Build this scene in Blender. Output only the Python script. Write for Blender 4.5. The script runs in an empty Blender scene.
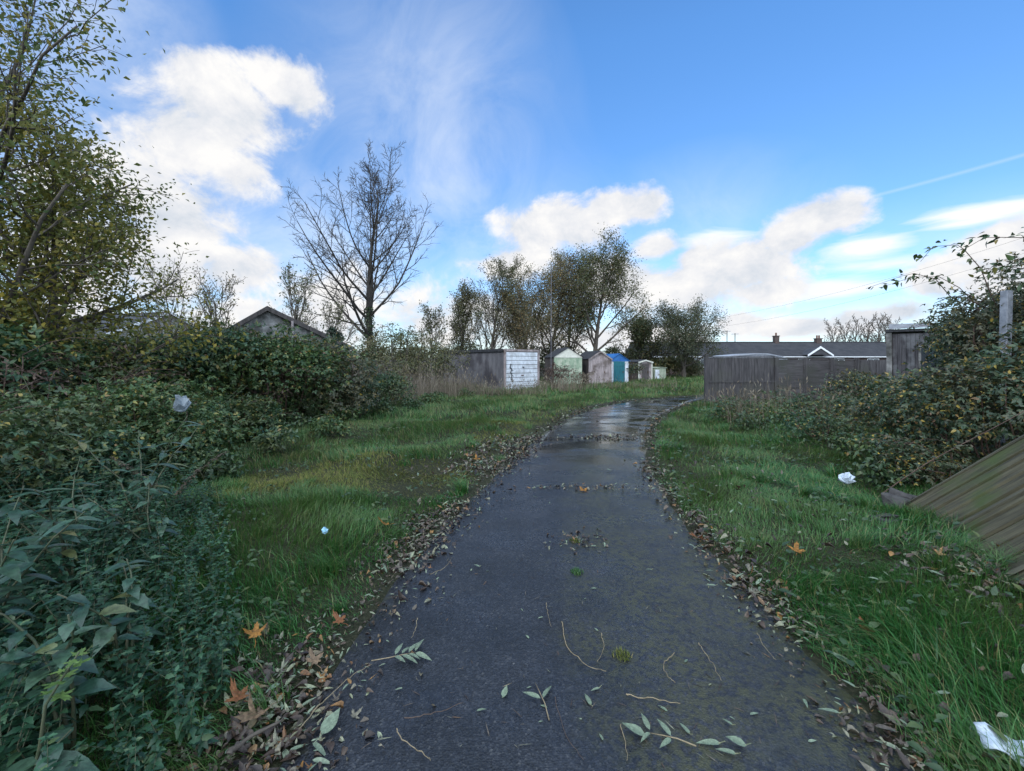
import bpy, math, random
import numpy as np
from mathutils import Vector, Matrix

R = math.radians
PI = math.pi
scene = bpy.context.scene
COL = scene.collection
rng = np.random.default_rng(11)
random.seed(5)

# ------------------------------------------------------------------ camera numbers
F = 440.0            # focal length in pixels of a 1024 px wide frame
HOR = 362.0          # horizon row
CAMH = 1.6


def gp(x, y, z=0.0):
    """ground point seen at a pixel of the photo (used to survey the site)."""
    Y = F * (CAMH - z) / (y - HOR)
    return ((x - 512) / F * Y, Y)


def ax(px, Y):
    return (px - 512) / F * Y


# ------------------------------------------------------------------ noise
_tab = np.random.default_rng(99).random((256, 256))


def vnoise(x, y, s=1.0, o=0):
    x = np.asarray(x, float) * s + o * 17.3 + 1000
    y = np.asarray(y, float) * s + o * 9.1 + 1000
    xi = np.floor(x).astype(int)
    yi = np.floor(y).astype(int)
    fx = x - xi
    fy = y - yi
    fx = fx * fx * (3 - 2 * fx)
    fy = fy * fy * (3 - 2 * fy)
    a = _tab[xi % 256, yi % 256]
    b = _tab[(xi + 1) % 256, yi % 256]
    c = _tab[xi % 256, (yi + 1) % 256]
    d = _tab[(xi + 1) % 256, (yi + 1) % 256]
    return (a * (1 - fx) + b * fx) * (1 - fy) + (c * (1 - fx) + d * fx) * fy


# ------------------------------------------------------------------ materials
def mat(name):
    m = bpy.data.materials.new(name)
    m.use_nodes = True
    nt = m.node_tree
    b = nt.nodes['Principled BSDF']
    return m, nt, b


def N(nt, t, **kw):
    n = nt.nodes.new(t)
    for k, v in kw.items():
        if k.startswith('i_'):
            n.inputs[k[2:].replace('_', ' ')].default_value = v
        else:
            setattr(n, k, v)
    return n


def ramp(nt, stops, interp='LINEAR'):
    n = nt.nodes.new('ShaderNodeValToRGB')
    cr = n.color_ramp
    cr.interpolation = interp
    while len(cr.elements) > 1:
        cr.elements.remove(cr.elements[-1])
    cr.elements[0].position = stops[0][0]
    cr.elements[0].color = (*stops[0][1], 1) if len(stops[0][1]) == 3 else stops[0][1]
    for p, c in stops[1:]:
        e = cr.elements.new(p)
        e.color = (*c, 1) if len(c) == 3 else c
    return n


def leaf_mat(name, stops, rough=0.5, transl=0.25, spec=0.35, patch=None, mottle=None):
    """leaves: each leaf has its own colour; patch = (scale, colour, amount) adds larger patches of another colour"""
    m, nt, b = mat(name)
    g = N(nt, 'ShaderNodeNewGeometry')
    r = ramp(nt, stops)
    nt.links.new(g.outputs['Random Per Island'], r.inputs[0])
    col = r.outputs[0]
    if patch:
        tc = N(nt, 'ShaderNodeTexCoord')
        nz = N(nt, 'ShaderNodeTexNoise', i_Scale=patch[0], i_Detail=3.0)
        nt.links.new(tc.outputs['Object'], nz.inputs['Vector'])
        rr = ramp(nt, [(0.42, (0, 0, 0)), (0.62, (patch[2],) * 3)])
        nt.links.new(nz.outputs[0], rr.inputs[0])
        mx = N(nt, 'ShaderNodeMix', data_type='RGBA')
        nt.links.new(rr.outputs[0], mx.inputs[0])
        nt.links.new(col, mx.inputs[6])
        mx.inputs[7].default_value = (*patch[1], 1)
        col = mx.outputs[2]
    if mottle:
        # blotches and veins of the leaf itself
        tc = N(nt, 'ShaderNodeTexCoord')
        nz = N(nt, 'ShaderNodeTexNoise', i_Scale=mottle[0], i_Detail=4.0, i_Roughness=.7)
        nt.links.new(tc.outputs['Object'], nz.inputs['Vector'])
        rr = ramp(nt, [(.36, (mottle[1],) * 3), (.6, (1, 1, 1))])
        nt.links.new(nz.outputs[0], rr.inputs[0])
        mx = N(nt, 'ShaderNodeMix', data_type='RGBA', blend_type='MULTIPLY')
        mx.inputs[0].default_value = 1
        nt.links.new(col, mx.inputs[6])
        nt.links.new(rr.outputs[0], mx.inputs[7])
        col = mx.outputs[2]
        bp = N(nt, 'ShaderNodeBump', i_Strength=.6, i_Distance=.003)
        nt.links.new(nz.outputs[0], bp.inputs['Height'])
        nt.links.new(bp.outputs[0], b.inputs['Normal'])
    nt.links.new(col, b.inputs['Base Color'])
    b.inputs['Roughness'].default_value = rough
    b.inputs['Specular IOR Level'].default_value = spec
    if transl:
        t = N(nt, 'ShaderNodeBsdfTranslucent')
        nt.links.new(col, t.inputs[0])
        mx = N(nt, 'ShaderNodeMixShader')
        mx.inputs[0].default_value = transl
        out = nt.nodes['Material Output']
        nt.links.new(b.outputs[0], mx.inputs[1])
        nt.links.new(t.outputs[0], mx.inputs[2])
        nt.links.new(mx.outputs[0], out.inputs[0])
    return m


def surf(name, c1, c2, scale=4.0, rough=0.8, bump=0.3, stretch=(1, 1, 1), detail=6.0, lo=0.35, hi=0.65, spec=0.3, c3=None, s3=1.2, metal=0.0):
    m, nt, b = mat(name)
    tc = N(nt, 'ShaderNodeTexCoord')
    mp = N(nt, 'ShaderNodeMapping')
    mp.inputs['Scale'].default_value = stretch
    nt.links.new(tc.outputs['Object'], mp.inputs[0])
    nz = N(nt, 'ShaderNodeTexNoise', i_Scale=scale, i_Detail=detail, i_Roughness=0.65)
    nt.links.new(mp.outputs[0], nz.inputs['Vector'])
    r = ramp(nt, [(lo, c1), (hi, c2)])
    nt.links.new(nz.outputs[0], r.inputs[0])
    col = r.outputs[0]
    if c3:
        n2 = N(nt, 'ShaderNodeTexNoise', i_Scale=s3, i_Detail=5.0)
        nt.links.new(tc.outputs['Object'], n2.inputs['Vector'])
        r2 = ramp(nt, [(0.48, (0, 0, 0)), (0.62, (1, 1, 1))])
        nt.links.new(n2.outputs[0], r2.inputs[0])
        mx = N(nt, 'ShaderNodeMix', data_type='RGBA')
        nt.links.new(r2.outputs[0], mx.inputs[0])
        nt.links.new(col, mx.inputs[6])
        mx.inputs[7].default_value = (*c3, 1)
        col = mx.outputs[2]
    nt.links.new(col, b.inputs['Base Color'])
    b.inputs['Roughness'].default_value = rough
    b.inputs['Specular IOR Level'].default_value = spec
    b.inputs['Metallic'].default_value = metal
    if bump:
        bp = N(nt, 'ShaderNodeBump', i_Strength=bump, i_Distance=0.01)
        nt.links.new(nz.outputs[0], bp.inputs['Height'])
        nt.links.new(bp.outputs[0], b.inputs['Normal'])
    return m


M = {}
M['bramble'] = leaf_mat('bramble_leaf', [(0, (.012, .036, .016)), (.4, (.030, .074, .033)), (.8, (.062, .115, .048)), (.92, (.11, .14, .042)), (.97, (.30, .23, .05)), (1, (.17, .085, .045))], .42, .22, .42, (.7, (.085, .095, .03), .8))
M['bramble_light'] = leaf_mat('pale_bramble_leaf', [(0, (.028, .066, .022)), (.5, (.068, .12, .038)), (.85, (.125, .165, .05)), (.94, (.30, .23, .05)), (1, (.18, .095, .05))], .45, .25, .4, (.8, (.04, .075, .03), .7))
M['bramble_brown'] = leaf_mat('autumn_bramble_leaf', [(0, (.022, .046, .024)), (.45, (.042, .076, .036)), (.74, (.070, .098, .044)), (.86, (.09, .072, .042)), (.92, (.34, .25, .04)), (.96, (.15, .08, .045)), (1, (.50, .36, .06))], .45, .24, .42, (.7, (.085, .075, .04), .8))
M['nettle'] = leaf_mat('nettle_leaf', [(0, (.008, .032, .016)), (.4, (.020, .066, .033)), (.85, (.048, .115, .056)), (.95, (.085, .14, .055)), (1, (.13, .12, .045))], .42, .18, .33, (2.2, (.014, .040, .017), .7))
M['broad'] = leaf_mat('broad_leaf', [(0, (.018, .052, .034)), (.5, (.034, .084, .052)), (.88, (.070, .122, .07)), (.95, (.12, .13, .045)), (1, (.2, .15, .04))], .34, .15, .45, None, (40, .5))
M['lime'] = leaf_mat('young_green_leaf', [(0, (.09, .17, .04)), (1, (.14, .22, .055))], .45, .3, .4, None, (60, .6))
M['tree_green'] = leaf_mat('hawthorn_leaf', [(0, (.045, .078, .028)), (.5, (.09, .125, .038)), (.85, (.15, .165, .045)), (1, (.28, .21, .045))], .5, .4, .3, (0.45, (.21, .175, .035), .75))
M['tree_yellow'] = leaf_mat('yellowing_leaf', [(0, (.09, .11, .03)), (.5, (.17, .165, .04)), (.85, (.27, .22, .045)), (1, (.38, .28, .045))], .5, .4, .3, (0.5, (.10, .12, .035), .6))
M['tree_dusk'] = leaf_mat('dusky_tree_leaf', [(0, (.05, .062, .038)), (.6, (.08, .095, .05)), (.9, (.12, .115, .058)), (1, (.18, .13, .06))], .55, .35, .3)
M['tree_dark'] = leaf_mat('dark_tree_leaf', [(0, (.065, .088, .042)), (.55, (.11, .13, .06)), (.85, (.17, .16, .07)), (1, (.26, .18, .07))], .55, .4, .3, (.25, (.15, .13, .07), .6))
M['tree_brown'] = leaf_mat('brown_tree_leaf', [(0, (.10, .105, .052)), (.5, (.165, .145, .075)), (.85, (.23, .165, .08)), (1, (.32, .2, .08))], .55, .4, .3)
M['poplar'] = leaf_mat('olive_leaf', [(0, (.062, .078, .038)), (.6, (.11, .12, .055)), (1, (.19, .16, .065))], .55, .3, .3, (.5, (.15, .115, .06), .6))
M['conifer'] = leaf_mat('conifer_leaf', [(0, (.016, .03, .02)), (1, (.035, .055, .032))], .6, .1, .3)
M['ivy'] = leaf_mat('ivy_leaf', [(0, (.025, .05, .022)), (.7, (.05, .085, .03)), (1, (.09, .11, .035))], .4, .2, .4)
M['grass'] = leaf_mat('grass_blade', [(0, (.014, .070, .014)), (.5, (.032, .135, .026)), (.82, (.066, .175, .042)), (.92, (.14, .18, .055)), (1, (.28, .22, .11))], .45, .3, .4, (0.6, (.075, .115, .026), .6))
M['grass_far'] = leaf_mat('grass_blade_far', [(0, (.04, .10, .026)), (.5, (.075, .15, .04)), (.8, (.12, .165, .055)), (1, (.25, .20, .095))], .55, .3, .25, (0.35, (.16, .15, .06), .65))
M['moss_grass'] = leaf_mat('mossy_grass_blade', [(0, (.07, .10, .018)), (.5, (.12, .14, .03)), (.85, (.17, .165, .045)), (1, (.26, .20, .08))], .6, .25, .2)
M['dry'] = leaf_mat('dry_stem', [(0, (.11, .085, .062)), (.6, (.18, .145, .105)), (1, (.29, .245, .18))], .7, .2, .2)
M['dead_twig'] = leaf_mat('dead_twig', [(0, (.05, .035, .028)), (.6, (.085, .058, .045)), (1, (.13, .09, .065))], .7, 0, .2)
M['litter'] = leaf_mat('litter_leaf', [(0, (.024, .016, .013)), (.3, (.058, .037, .026)), (.5, (.10, .064, .042)), (.66, (.13, .105, .078)), (.76, (.20, .18, .125)), (.86, (.23, .235, .15)), (.955, (.19, .085, .032)), (1, (.32, .17, .05))], .45, .1, .45, None, (70, .45))
M['willow'] = leaf_mat('willow_leaf', [(0, (.15, .20, .13)), (.6, (.23, .28, .19)), (1, (.29, .29, .17))], .45, .15, .4, None, (80, .55))
M['orange'] = leaf_mat('orange_leaf', [(0, (.33, .135, .025)), (1, (.38, .18, .035))], .5, .2, .3, None, (38, .25))
M['rust'] = leaf_mat('rust_leaf', [(0, (.20, .068, .024)), (1, (.25, .10, .035))], .5, .15, .3, None, (45, .4))
M['tanleaf'] = leaf_mat('tan_leaf', [(0, (.20, .13, .08)), (1, (.26, .17, .10))], .55, .15, .3, None, (45, .45))
M['yellow'] = leaf_mat('yellow_leaf', [(0, (.42, .30, .03)), (1, (.55, .38, .05))], .5, .2, .3)
M['straw'] = surf('straw', (.13, .10, .06), (.27, .21, .13), 40, .7, .1)
M['bark'] = surf('bark', (.05, .04, .032), (.12, .10, .08), 8, .9, .6, (1, 1, .25))
M['bark_dark'] = surf('dark_bark', (.03, .025, .022), (.065, .055, .045), 8, .9, .6, (1, 1, .25))
M['greenstem'] = surf('green_stem', (.04, .06, .03), (.09, .085, .05), 20, .6, .1)
M['cane'] = surf('bramble_cane', (.055, .03, .025), (.11, .07, .05), 20, .6, .1)
M['felt'] = surf('roof_felt', (.018, .018, .02), (.04, .04, .045), 6, .8, .3)
M['slate'] = surf('roof_tile', (.035, .035, .04), (.06, .058, .062), 1.2, .75, .2)
M['redtile'] = surf('red_roof_tile', (.13, .065, .05), (.19, .10, .07), 2, .8, .2)
M['concrete'] = surf('concrete_panel', (.075, .072, .08), (.145, .138, .145), 1.6, .85, .3, (1, 1, .6), c3=(.055, .05, .056), s3=.9)
M['whitewood'] = surf('white_paint', (.50, .51, .54), (.68, .69, .72), 9, .8, .3, (1, 1, .5), c3=(.44, .44, .45), s3=2.6)
M['whitetrim'] = surf('white_trim', (.62, .62, .64), (.8, .8, .8), 8, .5, .1)
M['pinkwood'] = surf('weathered_wood', (.17, .135, .13), (.42, .35, .34), 9, .85, .3, (2.5, 2.5, .18), c3=(.14, .11, .10), s3=1.6)
M['darkwood'] = surf('dark_wood', (.04, .034, .033), (.10, .085, .08), 7, .85, .3, (2.5, 2.5, .2))
M['shackwood'] = surf('rotten_dark_board', (.022, .021, .024), (.075, .07, .075), 5, .9, .4, (2.5, 2.5, .25), c3=(.11, .11, .115), s3=2.4)
M['greenwood'] = surf('flaking_green_paint', (.15, .22, .15), (.32, .38, .27), 7, .75, .2, (2, 2, .3), c3=(.40, .42, .32), s3=2.5)
M['cream'] = surf('cream_board', (.48, .46, .39), (.62, .60, .52), 5, .7, .15)
M['blue'] = surf('blue_paint', (.015, .085, .26), (.03, .14, .36), 4, .6, .1)
M['turq'] = surf('turquoise_paint', (.01, .085, .11), (.02, .14, .165), 5, .55, .15, (2, 2, .3))
M['palegreen'] = surf('pale_green_board', (.20, .23, .16), (.34, .36, .27), 4, .8, .2)
M['fence'] = surf('fence_wood', (.034, .031, .033), (.085, .078, .08), 6, .85, .3, (2, 2, .25), c3=(.06, .058, .052), s3=1.1)
M['fence_lap'] = surf('fence_lap_wood', (.038, .035, .037), (.085, .078, .08), 6, .85, .3, (.25, 2, 2), c3=(.055, .055, .048), s3=1.1)
M['mosswood'] = surf('mossy_board', (.030, .027, .017), (.095, .084, .05), 5, .85, .5, (6, .35, 3), c3=(.045, .062, .018), s3=1.6)
M['mosswood_d'] = surf('mossy_batten', (.04, .038, .028), (.085, .08, .055), 5, .9, .4, (3, .35, 3))
M['greywall'] = surf('stained_render', (.06, .058, .056), (.30, .29, .28), 3.2, .85, .3, c3=(.045, .045, .04), s3=1.9)
M['housewall'] = surf('house_render', (.24, .23, .21), (.36, .34, .32), 2.2, .85, .2)
M['brick'] = surf('brick', (.06, .045, .04), (.10, .07, .06), 12, .85, .3)
M['postgrey'] = surf('grey_post', (.19, .20, .225), (.32, .33, .365), 9, .8, .3)
M['metal'] = surf('galvanised_metal', (.40, .41, .42), (.52, .53, .54), 5, .45, .05, metal=.6)
M['litterwhite'] = surf('white_plastic', (.32, .38, .45), (.58, .63, .68), 14, .45, .1)
M['blueplastic'] = surf('pale_blue_plastic', (.20, .45, .60), (.5, .68, .78), 6, .35, .1)
M['greyplastic'] = surf('grey_plastic', (.09, .11, .13), (.26, .30, .33), 6, .5, .1)
M['black'] = surf('black_paint', (.01, .01, .01), (.02, .02, .02), 6, .6, .05)
M['glass'] = surf('window_glass', (.02, .025, .03), (.035, .04, .045), 1, .08, 0, spec=.6)
M['handle'] = surf('rusty_iron', (.08, .045, .03), (.15, .08, .05), 20, .7, .2, metal=.4)
M['rubble'] = surf('broken_slab', (.035, .032, .032), (.08, .075, .072), 9, .9, .5)


# ------------------------------------------------------------------ mesh assembly
def build(name, chunks, mats, smooth=False):
    """chunks: list of (verts (n,3), [face arrays (m,k)], material index)"""
    vs, loops, starts, mi = [], [], [], []
    off = 0
    lo = 0
    for V, Fs, k in chunks:
        V = np.asarray(V, np.float32).reshape(-1, 3)
        if not len(V):
            continue
        vs.append(V)
        for f in Fs:
            f = np.asarray(f, np.int32)
            if not len(f):
                continue
            n, c = f.shape
            loops.append((f + off).ravel())
            starts.append(lo + np.arange(n) * c)
            lo += n * c
            mi.append(np.full(n, k, np.int32))
        off += len(V)
    me = bpy.data.meshes.new(name)
    V = np.concatenate(vs)
    L = np.concatenate(loops).astype(np.int32)
    S = np.concatenate(starts).astype(np.int32)
    me.vertices.add(len(V))
    me.vertices.foreach_set('co', V.ravel())
    me.loops.add(len(L))
    me.loops.foreach_set('vertex_index', L)
    me.polygons.add(len(S))
    me.polygons.foreach_set('loop_start', S)
    me.polygons.foreach_set('material_index', np.concatenate(mi))
    for m in mats:
        me.materials.append(m)
    me.update(calc_edges=True)
    me.validate()
    if smooth:
        me.polygons.foreach_set('use_smooth', np.ones(len(S), bool))
    return me


def ob(name, me, parent=None):
    o = bpy.data.objects.new(name, me)
    COL.objects.link(o)
    if parent is not None:
        o.parent = parent
    return o


def tag(o, label=None, cat=None, group=None, kind=None):
    if label:
        o['label'] = label
    if cat:
        o['category'] = cat
    if group:
        o['group'] = group
    if kind:
        o['kind'] = kind
    return o


def thing(name, label, cat, loc=(0, 0, 0), rz=0.0, group=None):
    o = bpy.data.objects.new(name, None)
    o.empty_display_size = 0.2
    COL.objects.link(o)
    o.location = loc
    o.rotation_euler = (0, 0, rz)
    return tag(o, label, cat, group)


def dup(root, loc, rz, scale=1.0, label=None, group=None):
    r = root.copy()
    COL.objects.link(r)
    r.location = loc
    r.rotation_euler = (root.rotation_euler[0], root.rotation_euler[1], rz)
    r.scale = (scale,) * 3
    if label:
        r['label'] = label
    if group:
        r['group'] = group
    for ch in list(root.children):
        c = ch.copy()
        COL.objects.link(c)
        c.parent = r
        for g in ch.children:
            d = g.copy()
            COL.objects.link(d)
            d.parent = c
    return r


class MB:
    """collects boxes and bars into one mesh"""

    def __init__(s):
        s.c = []

    def box(s, x0, x1, y0, y1, z0, z1, k=0, rot=None, piv=None, jit=0.0):
        v = np.array([(x, y, z) for z in (z0, z1) for y in (y0, y1) for x in (x0, x1)], float)
        if jit:
            v += rng.normal(0, jit, v.shape)
        if rot is not None:
            p = np.array(piv if piv is not None else ((x0 + x1) / 2, (y0 + y1) / 2, (z0 + z1) / 2))
            v = (v - p) @ np.array(rot).T + p
        f = np.array([(0, 2, 3, 1), (4, 5, 7, 6), (0, 1, 5, 4), (2, 6, 7, 3), (0, 4, 6, 2), (1, 3, 7, 5)])
        s.c.append((v, [f], k))
        return s

    def prism(s, poly, y0, y1, k=0):
        """xz polygon extruded along y"""
        n = len(poly)
        v = [(x, y0, z) for x, z in poly] + [(x, y1, z) for x, z in poly]
        fs = [np.array([list(range(n))]), np.array([list(range(2 * n - 1, n - 1, -1))])]
        fs.append(np.array([(i, i + n, (i + 1) % n + n, (i + 1) % n) for i in range(n)]))
        s.c.append((np.array(v, float), fs, k))
        return s

    def bar(s, a, b, r, k=0, sides=6, r2=None):
        s.c += tubes([(np.array([a, b], float), np.array([r, r2 or r]))], sides, k)
        return s

    def build(s, name, mats, parent=None, smooth=False, bevel=0.0):
        me = build(name, s.c, mats if isinstance(mats, list) else [mats], smooth)
        if not smooth:
            me.polygons.foreach_set('use_smooth', np.zeros(len(me.polygons), bool))
        o = ob(name, me, parent)
        if bevel:
            b = o.modifiers.new('bevel', 'BEVEL')
            b.width = bevel
            b.segments = 1
        return o


def unit(a):
    return a / np.maximum(np.linalg.norm(a, axis=-1, keepdims=True), 1e-9)


def tubes(polys, sides=5, k=0):
    """polys: list of (pts (m,3), radii (m)); batches by length"""
    by = {}
    for p, r in polys:
        by.setdefault(len(p), []).append((p, r))
    out = []
    ang = np.arange(sides) / sides * 2 * PI
    for m, lst in by.items():
        P = np.array([a for a, _ in lst], float)
        Rr = np.array([b for _, b in lst], float)
        n = len(P)
        T = np.empty_like(P)
        T[:, 1:-1] = P[:, 2:] - P[:, :-2]
        T[:, 0] = P[:, 1] - P[:, 0]
        T[:, -1] = P[:, -1] - P[:, -2]
        T = unit(T)
        ref = np.tile(np.array([0.31, 0.95, 0.05]), (n, 1))
        d0 = unit(P[:, -1] - P[:, 0])
        bad = np.abs((ref * d0).sum(1)) > 0.85
        ref[bad] = (0.95, -0.2, 0.24)
        ref = np.repeat(ref[:, None], m, 1)
        U = unit(np.cross(T, ref))
        W = np.cross(T, U)
        ring = P[:, :, None] + Rr[:, :, None, None] * (np.cos(ang)[None, None, :, None] * U[:, :, None] + np.sin(ang)[None, None, :, None] * W[:, :, None])
        V = ring.reshape(-1, 3)
        base = (np.arange(n) * m * sides)[:, None, None] + (np.arange(m - 1) * sides)[None, :, None] + np.arange(sides)[None, None]
        nx = (np.arange(n) * m * sides)[:, None, None] + (np.arange(m - 1) * sides)[None, :, None] + ((np.arange(sides) + 1) % sides)[None, None]
        f = np.stack([base, nx, nx + sides, base + sides], -1).reshape(-1, 4)
        fs = [f]
        if sides >= 3:
            cap = (np.arange(n) * m * sides + (m - 1) * sides)[:, None] + np.arange(sides)[None]
            fs.append(cap)
        out.append((V, fs, k))
    return out


def frames(d, nrm):
    y = unit(d)
    z = unit(nrm - (nrm * y).sum(1, keepdims=True) * y)
    x = np.cross(y, z)
    return np.stack([x, y, z], -1)  # columns


def inst(T, pos, d, nrm, size, k=0):
    Tv, Tf = T
    n = len(pos)
    Rm = frames(d, nrm)
    size = np.broadcast_to(np.asarray(size, float), (n,))
    V = np.einsum('nij,mj->nmi', Rm, Tv) * size[:, None, None] + pos[:, None]
    m = len(Tv)
    off = (np.arange(n) * m)
    fs = [(f[None] + off[:, None, None]).reshape(-1, f.shape[1]) for f in Tf]
    return (V.reshape(-1, 3), fs, k)


def leaf_t(nseg=2, width=.5, fold=.18, droop=.15, serr=0.0, tipp=1.0, curl=0.0):
    """leaf of unit length along y: midrib and two edges, nseg rows between base and tip"""
    ts = np.linspace(0, 1, nseg + 2)
    rows = []
    for i, t in enumerate(ts):
        w = width / 2 * (math.sin(PI * t ** .75) ** tipp)
        if serr and 0 < i < len(ts) - 1:
            w *= 1 + (serr if i % 2 else -serr)
        z = -droop * t * t
        rows.append((w, t, z))
    V = []
    idx = []
    for i, (w, t, z) in enumerate(rows):
        if i in (0, len(rows) - 1):
            idx.append((len(V),) * 3)
            V.append((0, t, z))
        else:
            idx.append((len(V), len(V) + 1, len(V) + 2))
            zz = z + fold * w * 2 + curl * w
            V += [(-w, t - .03, zz), (0, t, z), (w, t - .03, zz)]
    q, tr = [], []
    for a, b in zip(idx[:-1], idx[1:]):
        for s in (0, 1):
            ids = [a[s], a[s + 1], b[s + 1], b[s]]
            u = []
            for j in ids:
                if j not in u:
                    u.append(j)
            (q if len(u) == 4 else tr).append(u)
    fs = []
    if q:
        fs.append(np.array(q))
    if tr:
        fs.append(np.array(tr))
    return np.array(V, float), fs


def merge_t(lst):
    V, f3, f4, off = [], [], [], 0
    for v, fs in lst:
        V.append(v)
        for f in fs:
            (f3 if f.shape[1] == 3 else f4).append(f + off)
        off += len(v)
    out = []
    if f4:
        out.append(np.concatenate(f4))
    if f3:
        out.append(np.concatenate(f3))
    return np.concatenate(V), out


def xf(T, ang=0.0, s=1.0, off=(0, 0, 0), tilt=0.0):
    v, f = T
    c, sn = math.cos(ang), math.sin(ang)
    v = v * s
    if tilt:
        ct, st = math.cos(tilt), math.sin(tilt)
        v = np.stack([v[:, 0], v[:, 1] * ct - v[:, 2] * st, v[:, 1] * st + v[:, 2] * ct], 1)
    v = np.stack([v[:, 0] * c + v[:, 1] * sn, -v[:, 0] * sn + v[:, 1] * c, v[:, 2]], 1) + np.array(off)
    return v, f


L_SMALL = leaf_t(1, .55, .2, .15)
L_MID = leaf_t(3, .5, .16, .22)
L_FINE = leaf_t(5, .5, .14, .35, .16)
L_LONG = leaf_t(7, .34, .12, .28)
L_NARROW = leaf_t(4, .26, .2, .12, 0, .8)
L_TRI = merge_t([xf(L_MID, 0, .62, (0, .38, 0)), xf(L_MID, 1.25, .52, (0.02, .33, 0), -.1), xf(L_MID, -1.25, .52, (-.02, .33, 0), -.1)])
L_TRIS = merge_t([xf(leaf_t(1, .62, .2, .2), 0, .62, (0, .38, 0)), xf(leaf_t(1, .62, .2, .2), 1.25, .52, (0.02, .33, 0), -.1), xf(leaf_t(1, .62, .2, .2), -1.25, .52, (-.02, .33, 0), -.1)])
L_CURL = leaf_t(3, .62, .35, .5, 0, 1, .5)
L_FLAT = leaf_t(3, .5, .1, -.25, 0, 1, .2)


def palmate(lobes=5, seed=0, curl=.25):
    """lobed sycamore or maple leaf with toothed points, petiole at origin, pointing along y"""
    r = random.Random(seed)
    c = (0, .36)
    pts = [(-.05, .14)]
    tips = [(-128, .34), (-72, .52), (0, .66), (72, .52), (128, .34)]
    for k, (a, L) in enumerate(tips):
        a += r.uniform(-7, 7)
        L *= r.uniform(.88, 1.1)
        seq = ((-17, .56), (-12, .80), (-7, .72), (0, 1.0), (7, .74), (12, .82), (17, .55))
        for da, f in seq:
            t = R(a + da * (1.0 if abs(a) < 100 else .8))
            rr = L * f * r.uniform(.95, 1.05)
            pts.append((c[0] + math.sin(t) * rr, c[1] + math.cos(t) * rr))
        if k < 4:
            t = R((a + tips[k + 1][0]) / 2)
            pts.append((c[0] + math.sin(t) * .2, c[1] + math.cos(t) * .2))
    pts.append((.05, .14))
    V = [(c[0], c[1], 0)]
    ph = r.uniform(0, 6.28)
    for x, y in pts:
        d2 = x * x + (y - .36) ** 2
        ang = math.atan2(x, y - .36)
        V.append((x * (1 - .35 * curl * d2), y, curl * d2 * (1.1 + .9 * math.sin(2 * ang + ph)) + .03 * r.uniform(-1, 1)))
    n = len(pts)
    f = [(0, i + 1, i) for i in range(1, n)] + [(0, 1, n)]
    return np.array(V, float), [np.array(f)]


def rdir(n, up=0.0):
    v = rng.normal(0, 1, (n, 3))
    v[:, 2] += up
    return unit(v)


# ------------------------------------------------------------------ path survey
EL = [(268, 771), (306, 700), (362, 620), (411, 560), (468, 500), (511, 460), (547, 430), (572, 415), (602, 406), (640, 400.5), (690, 396.5)]
ER = [(918, 771), (862, 700), (780, 620), (720, 560), (671, 500), (648, 460), (650, 430), (660, 415), (680, 406), (694, 401), (725, 397)]
pl = np.array([gp(*p) for p in EL])
pr = np.array([gp(*p) for p in ER])
pl = np.vstack([[(-1.05, -7), (-.98, -3), (-.94, 0)], pl, [(11.5, 23.3), (15.5, 26.5), (21, 29.5), (30, 32)]])
pr = np.vstack([[(1.45, -7), (1.48, -3), (1.52, 0)], pr, [(12.8, 21.2), (16.7, 24.3), (22, 27.2), (30.6, 29.6)]])


def catmull(P, m):
    out = []
    n = len(P)
    for i in range(n - 1):
        p0, p1, p2, p3 = P[max(i - 1, 0)], P[i], P[i + 1], P[min(i + 2, n - 1)]
        for t in np.arange(m) / m:
            out.append(.5 * ((2 * p1) + (-p0 + p2) * t + (2 * p0 - 5 * p1 + 4 * p2 - p3) * t * t + (-p0 + 3 * p1 - 3 * p2 + p3) * t ** 3))
    out.append(P[-1])
    return np.array(out)


cl = catmull(pl, 14)
cr = catmull(pr, 14)
cc = (cl + cr) / 2
chw = np.linalg.norm(cr - cl, axis=1) / 2
cdir = np.gradient(cc, axis=0)
cdir /= np.linalg.norm(cdir, axis=1, keepdims=True)
cnrm = np.stack([cdir[:, 1], -cdir[:, 0]], 1)   # to the right


def lateral(x, y):
    """distance outside the path edge and the side (-1 left, +1 right)"""
    x = np.asarray(x, float)
    y = np.asarray(y, float)
    out = np.empty(len(x))
    side = np.empty(len(x))
    for a in range(0, len(x), 20000):
        P = np.stack([x[a:a + 20000], y[a:a + 20000]], 1)
        d2 = (P[:, None, 0] - cc[None, :, 0]) ** 2 + (P[:, None, 1] - cc[None, :, 1]) ** 2
        i = d2.argmin(1)
        t = ((P - cc[i]) * cnrm[i]).sum(1)
        out[a:a + 20000] = np.where(np.abs(t) < 1e-6, 0, np.sqrt(d2[np.arange(len(i)), i])) - chw[i]
        side[a:a + 20000] = np.sign(t)
    return out, side


def terrain(x, y):
    x = np.asarray(x, float)
    y = np.asarray(y, float)
    shp = x.shape
    d, s = lateral(x.ravel(), y.ravel())
    d = d.reshape(shp)
    w = np.clip(d / 1.5, 0, 1)
    w = w * w * (3 - 2 * w)
    far = np.clip((np.hypot(x, y) - 70) / 50, 0, 1)
    h = (vnoise(x, y, .55, 1) - .5) * .22 + (vnoise(x, y, 1.7, 2) - .5) * .07
    return h * w * (1 - far)


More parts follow.
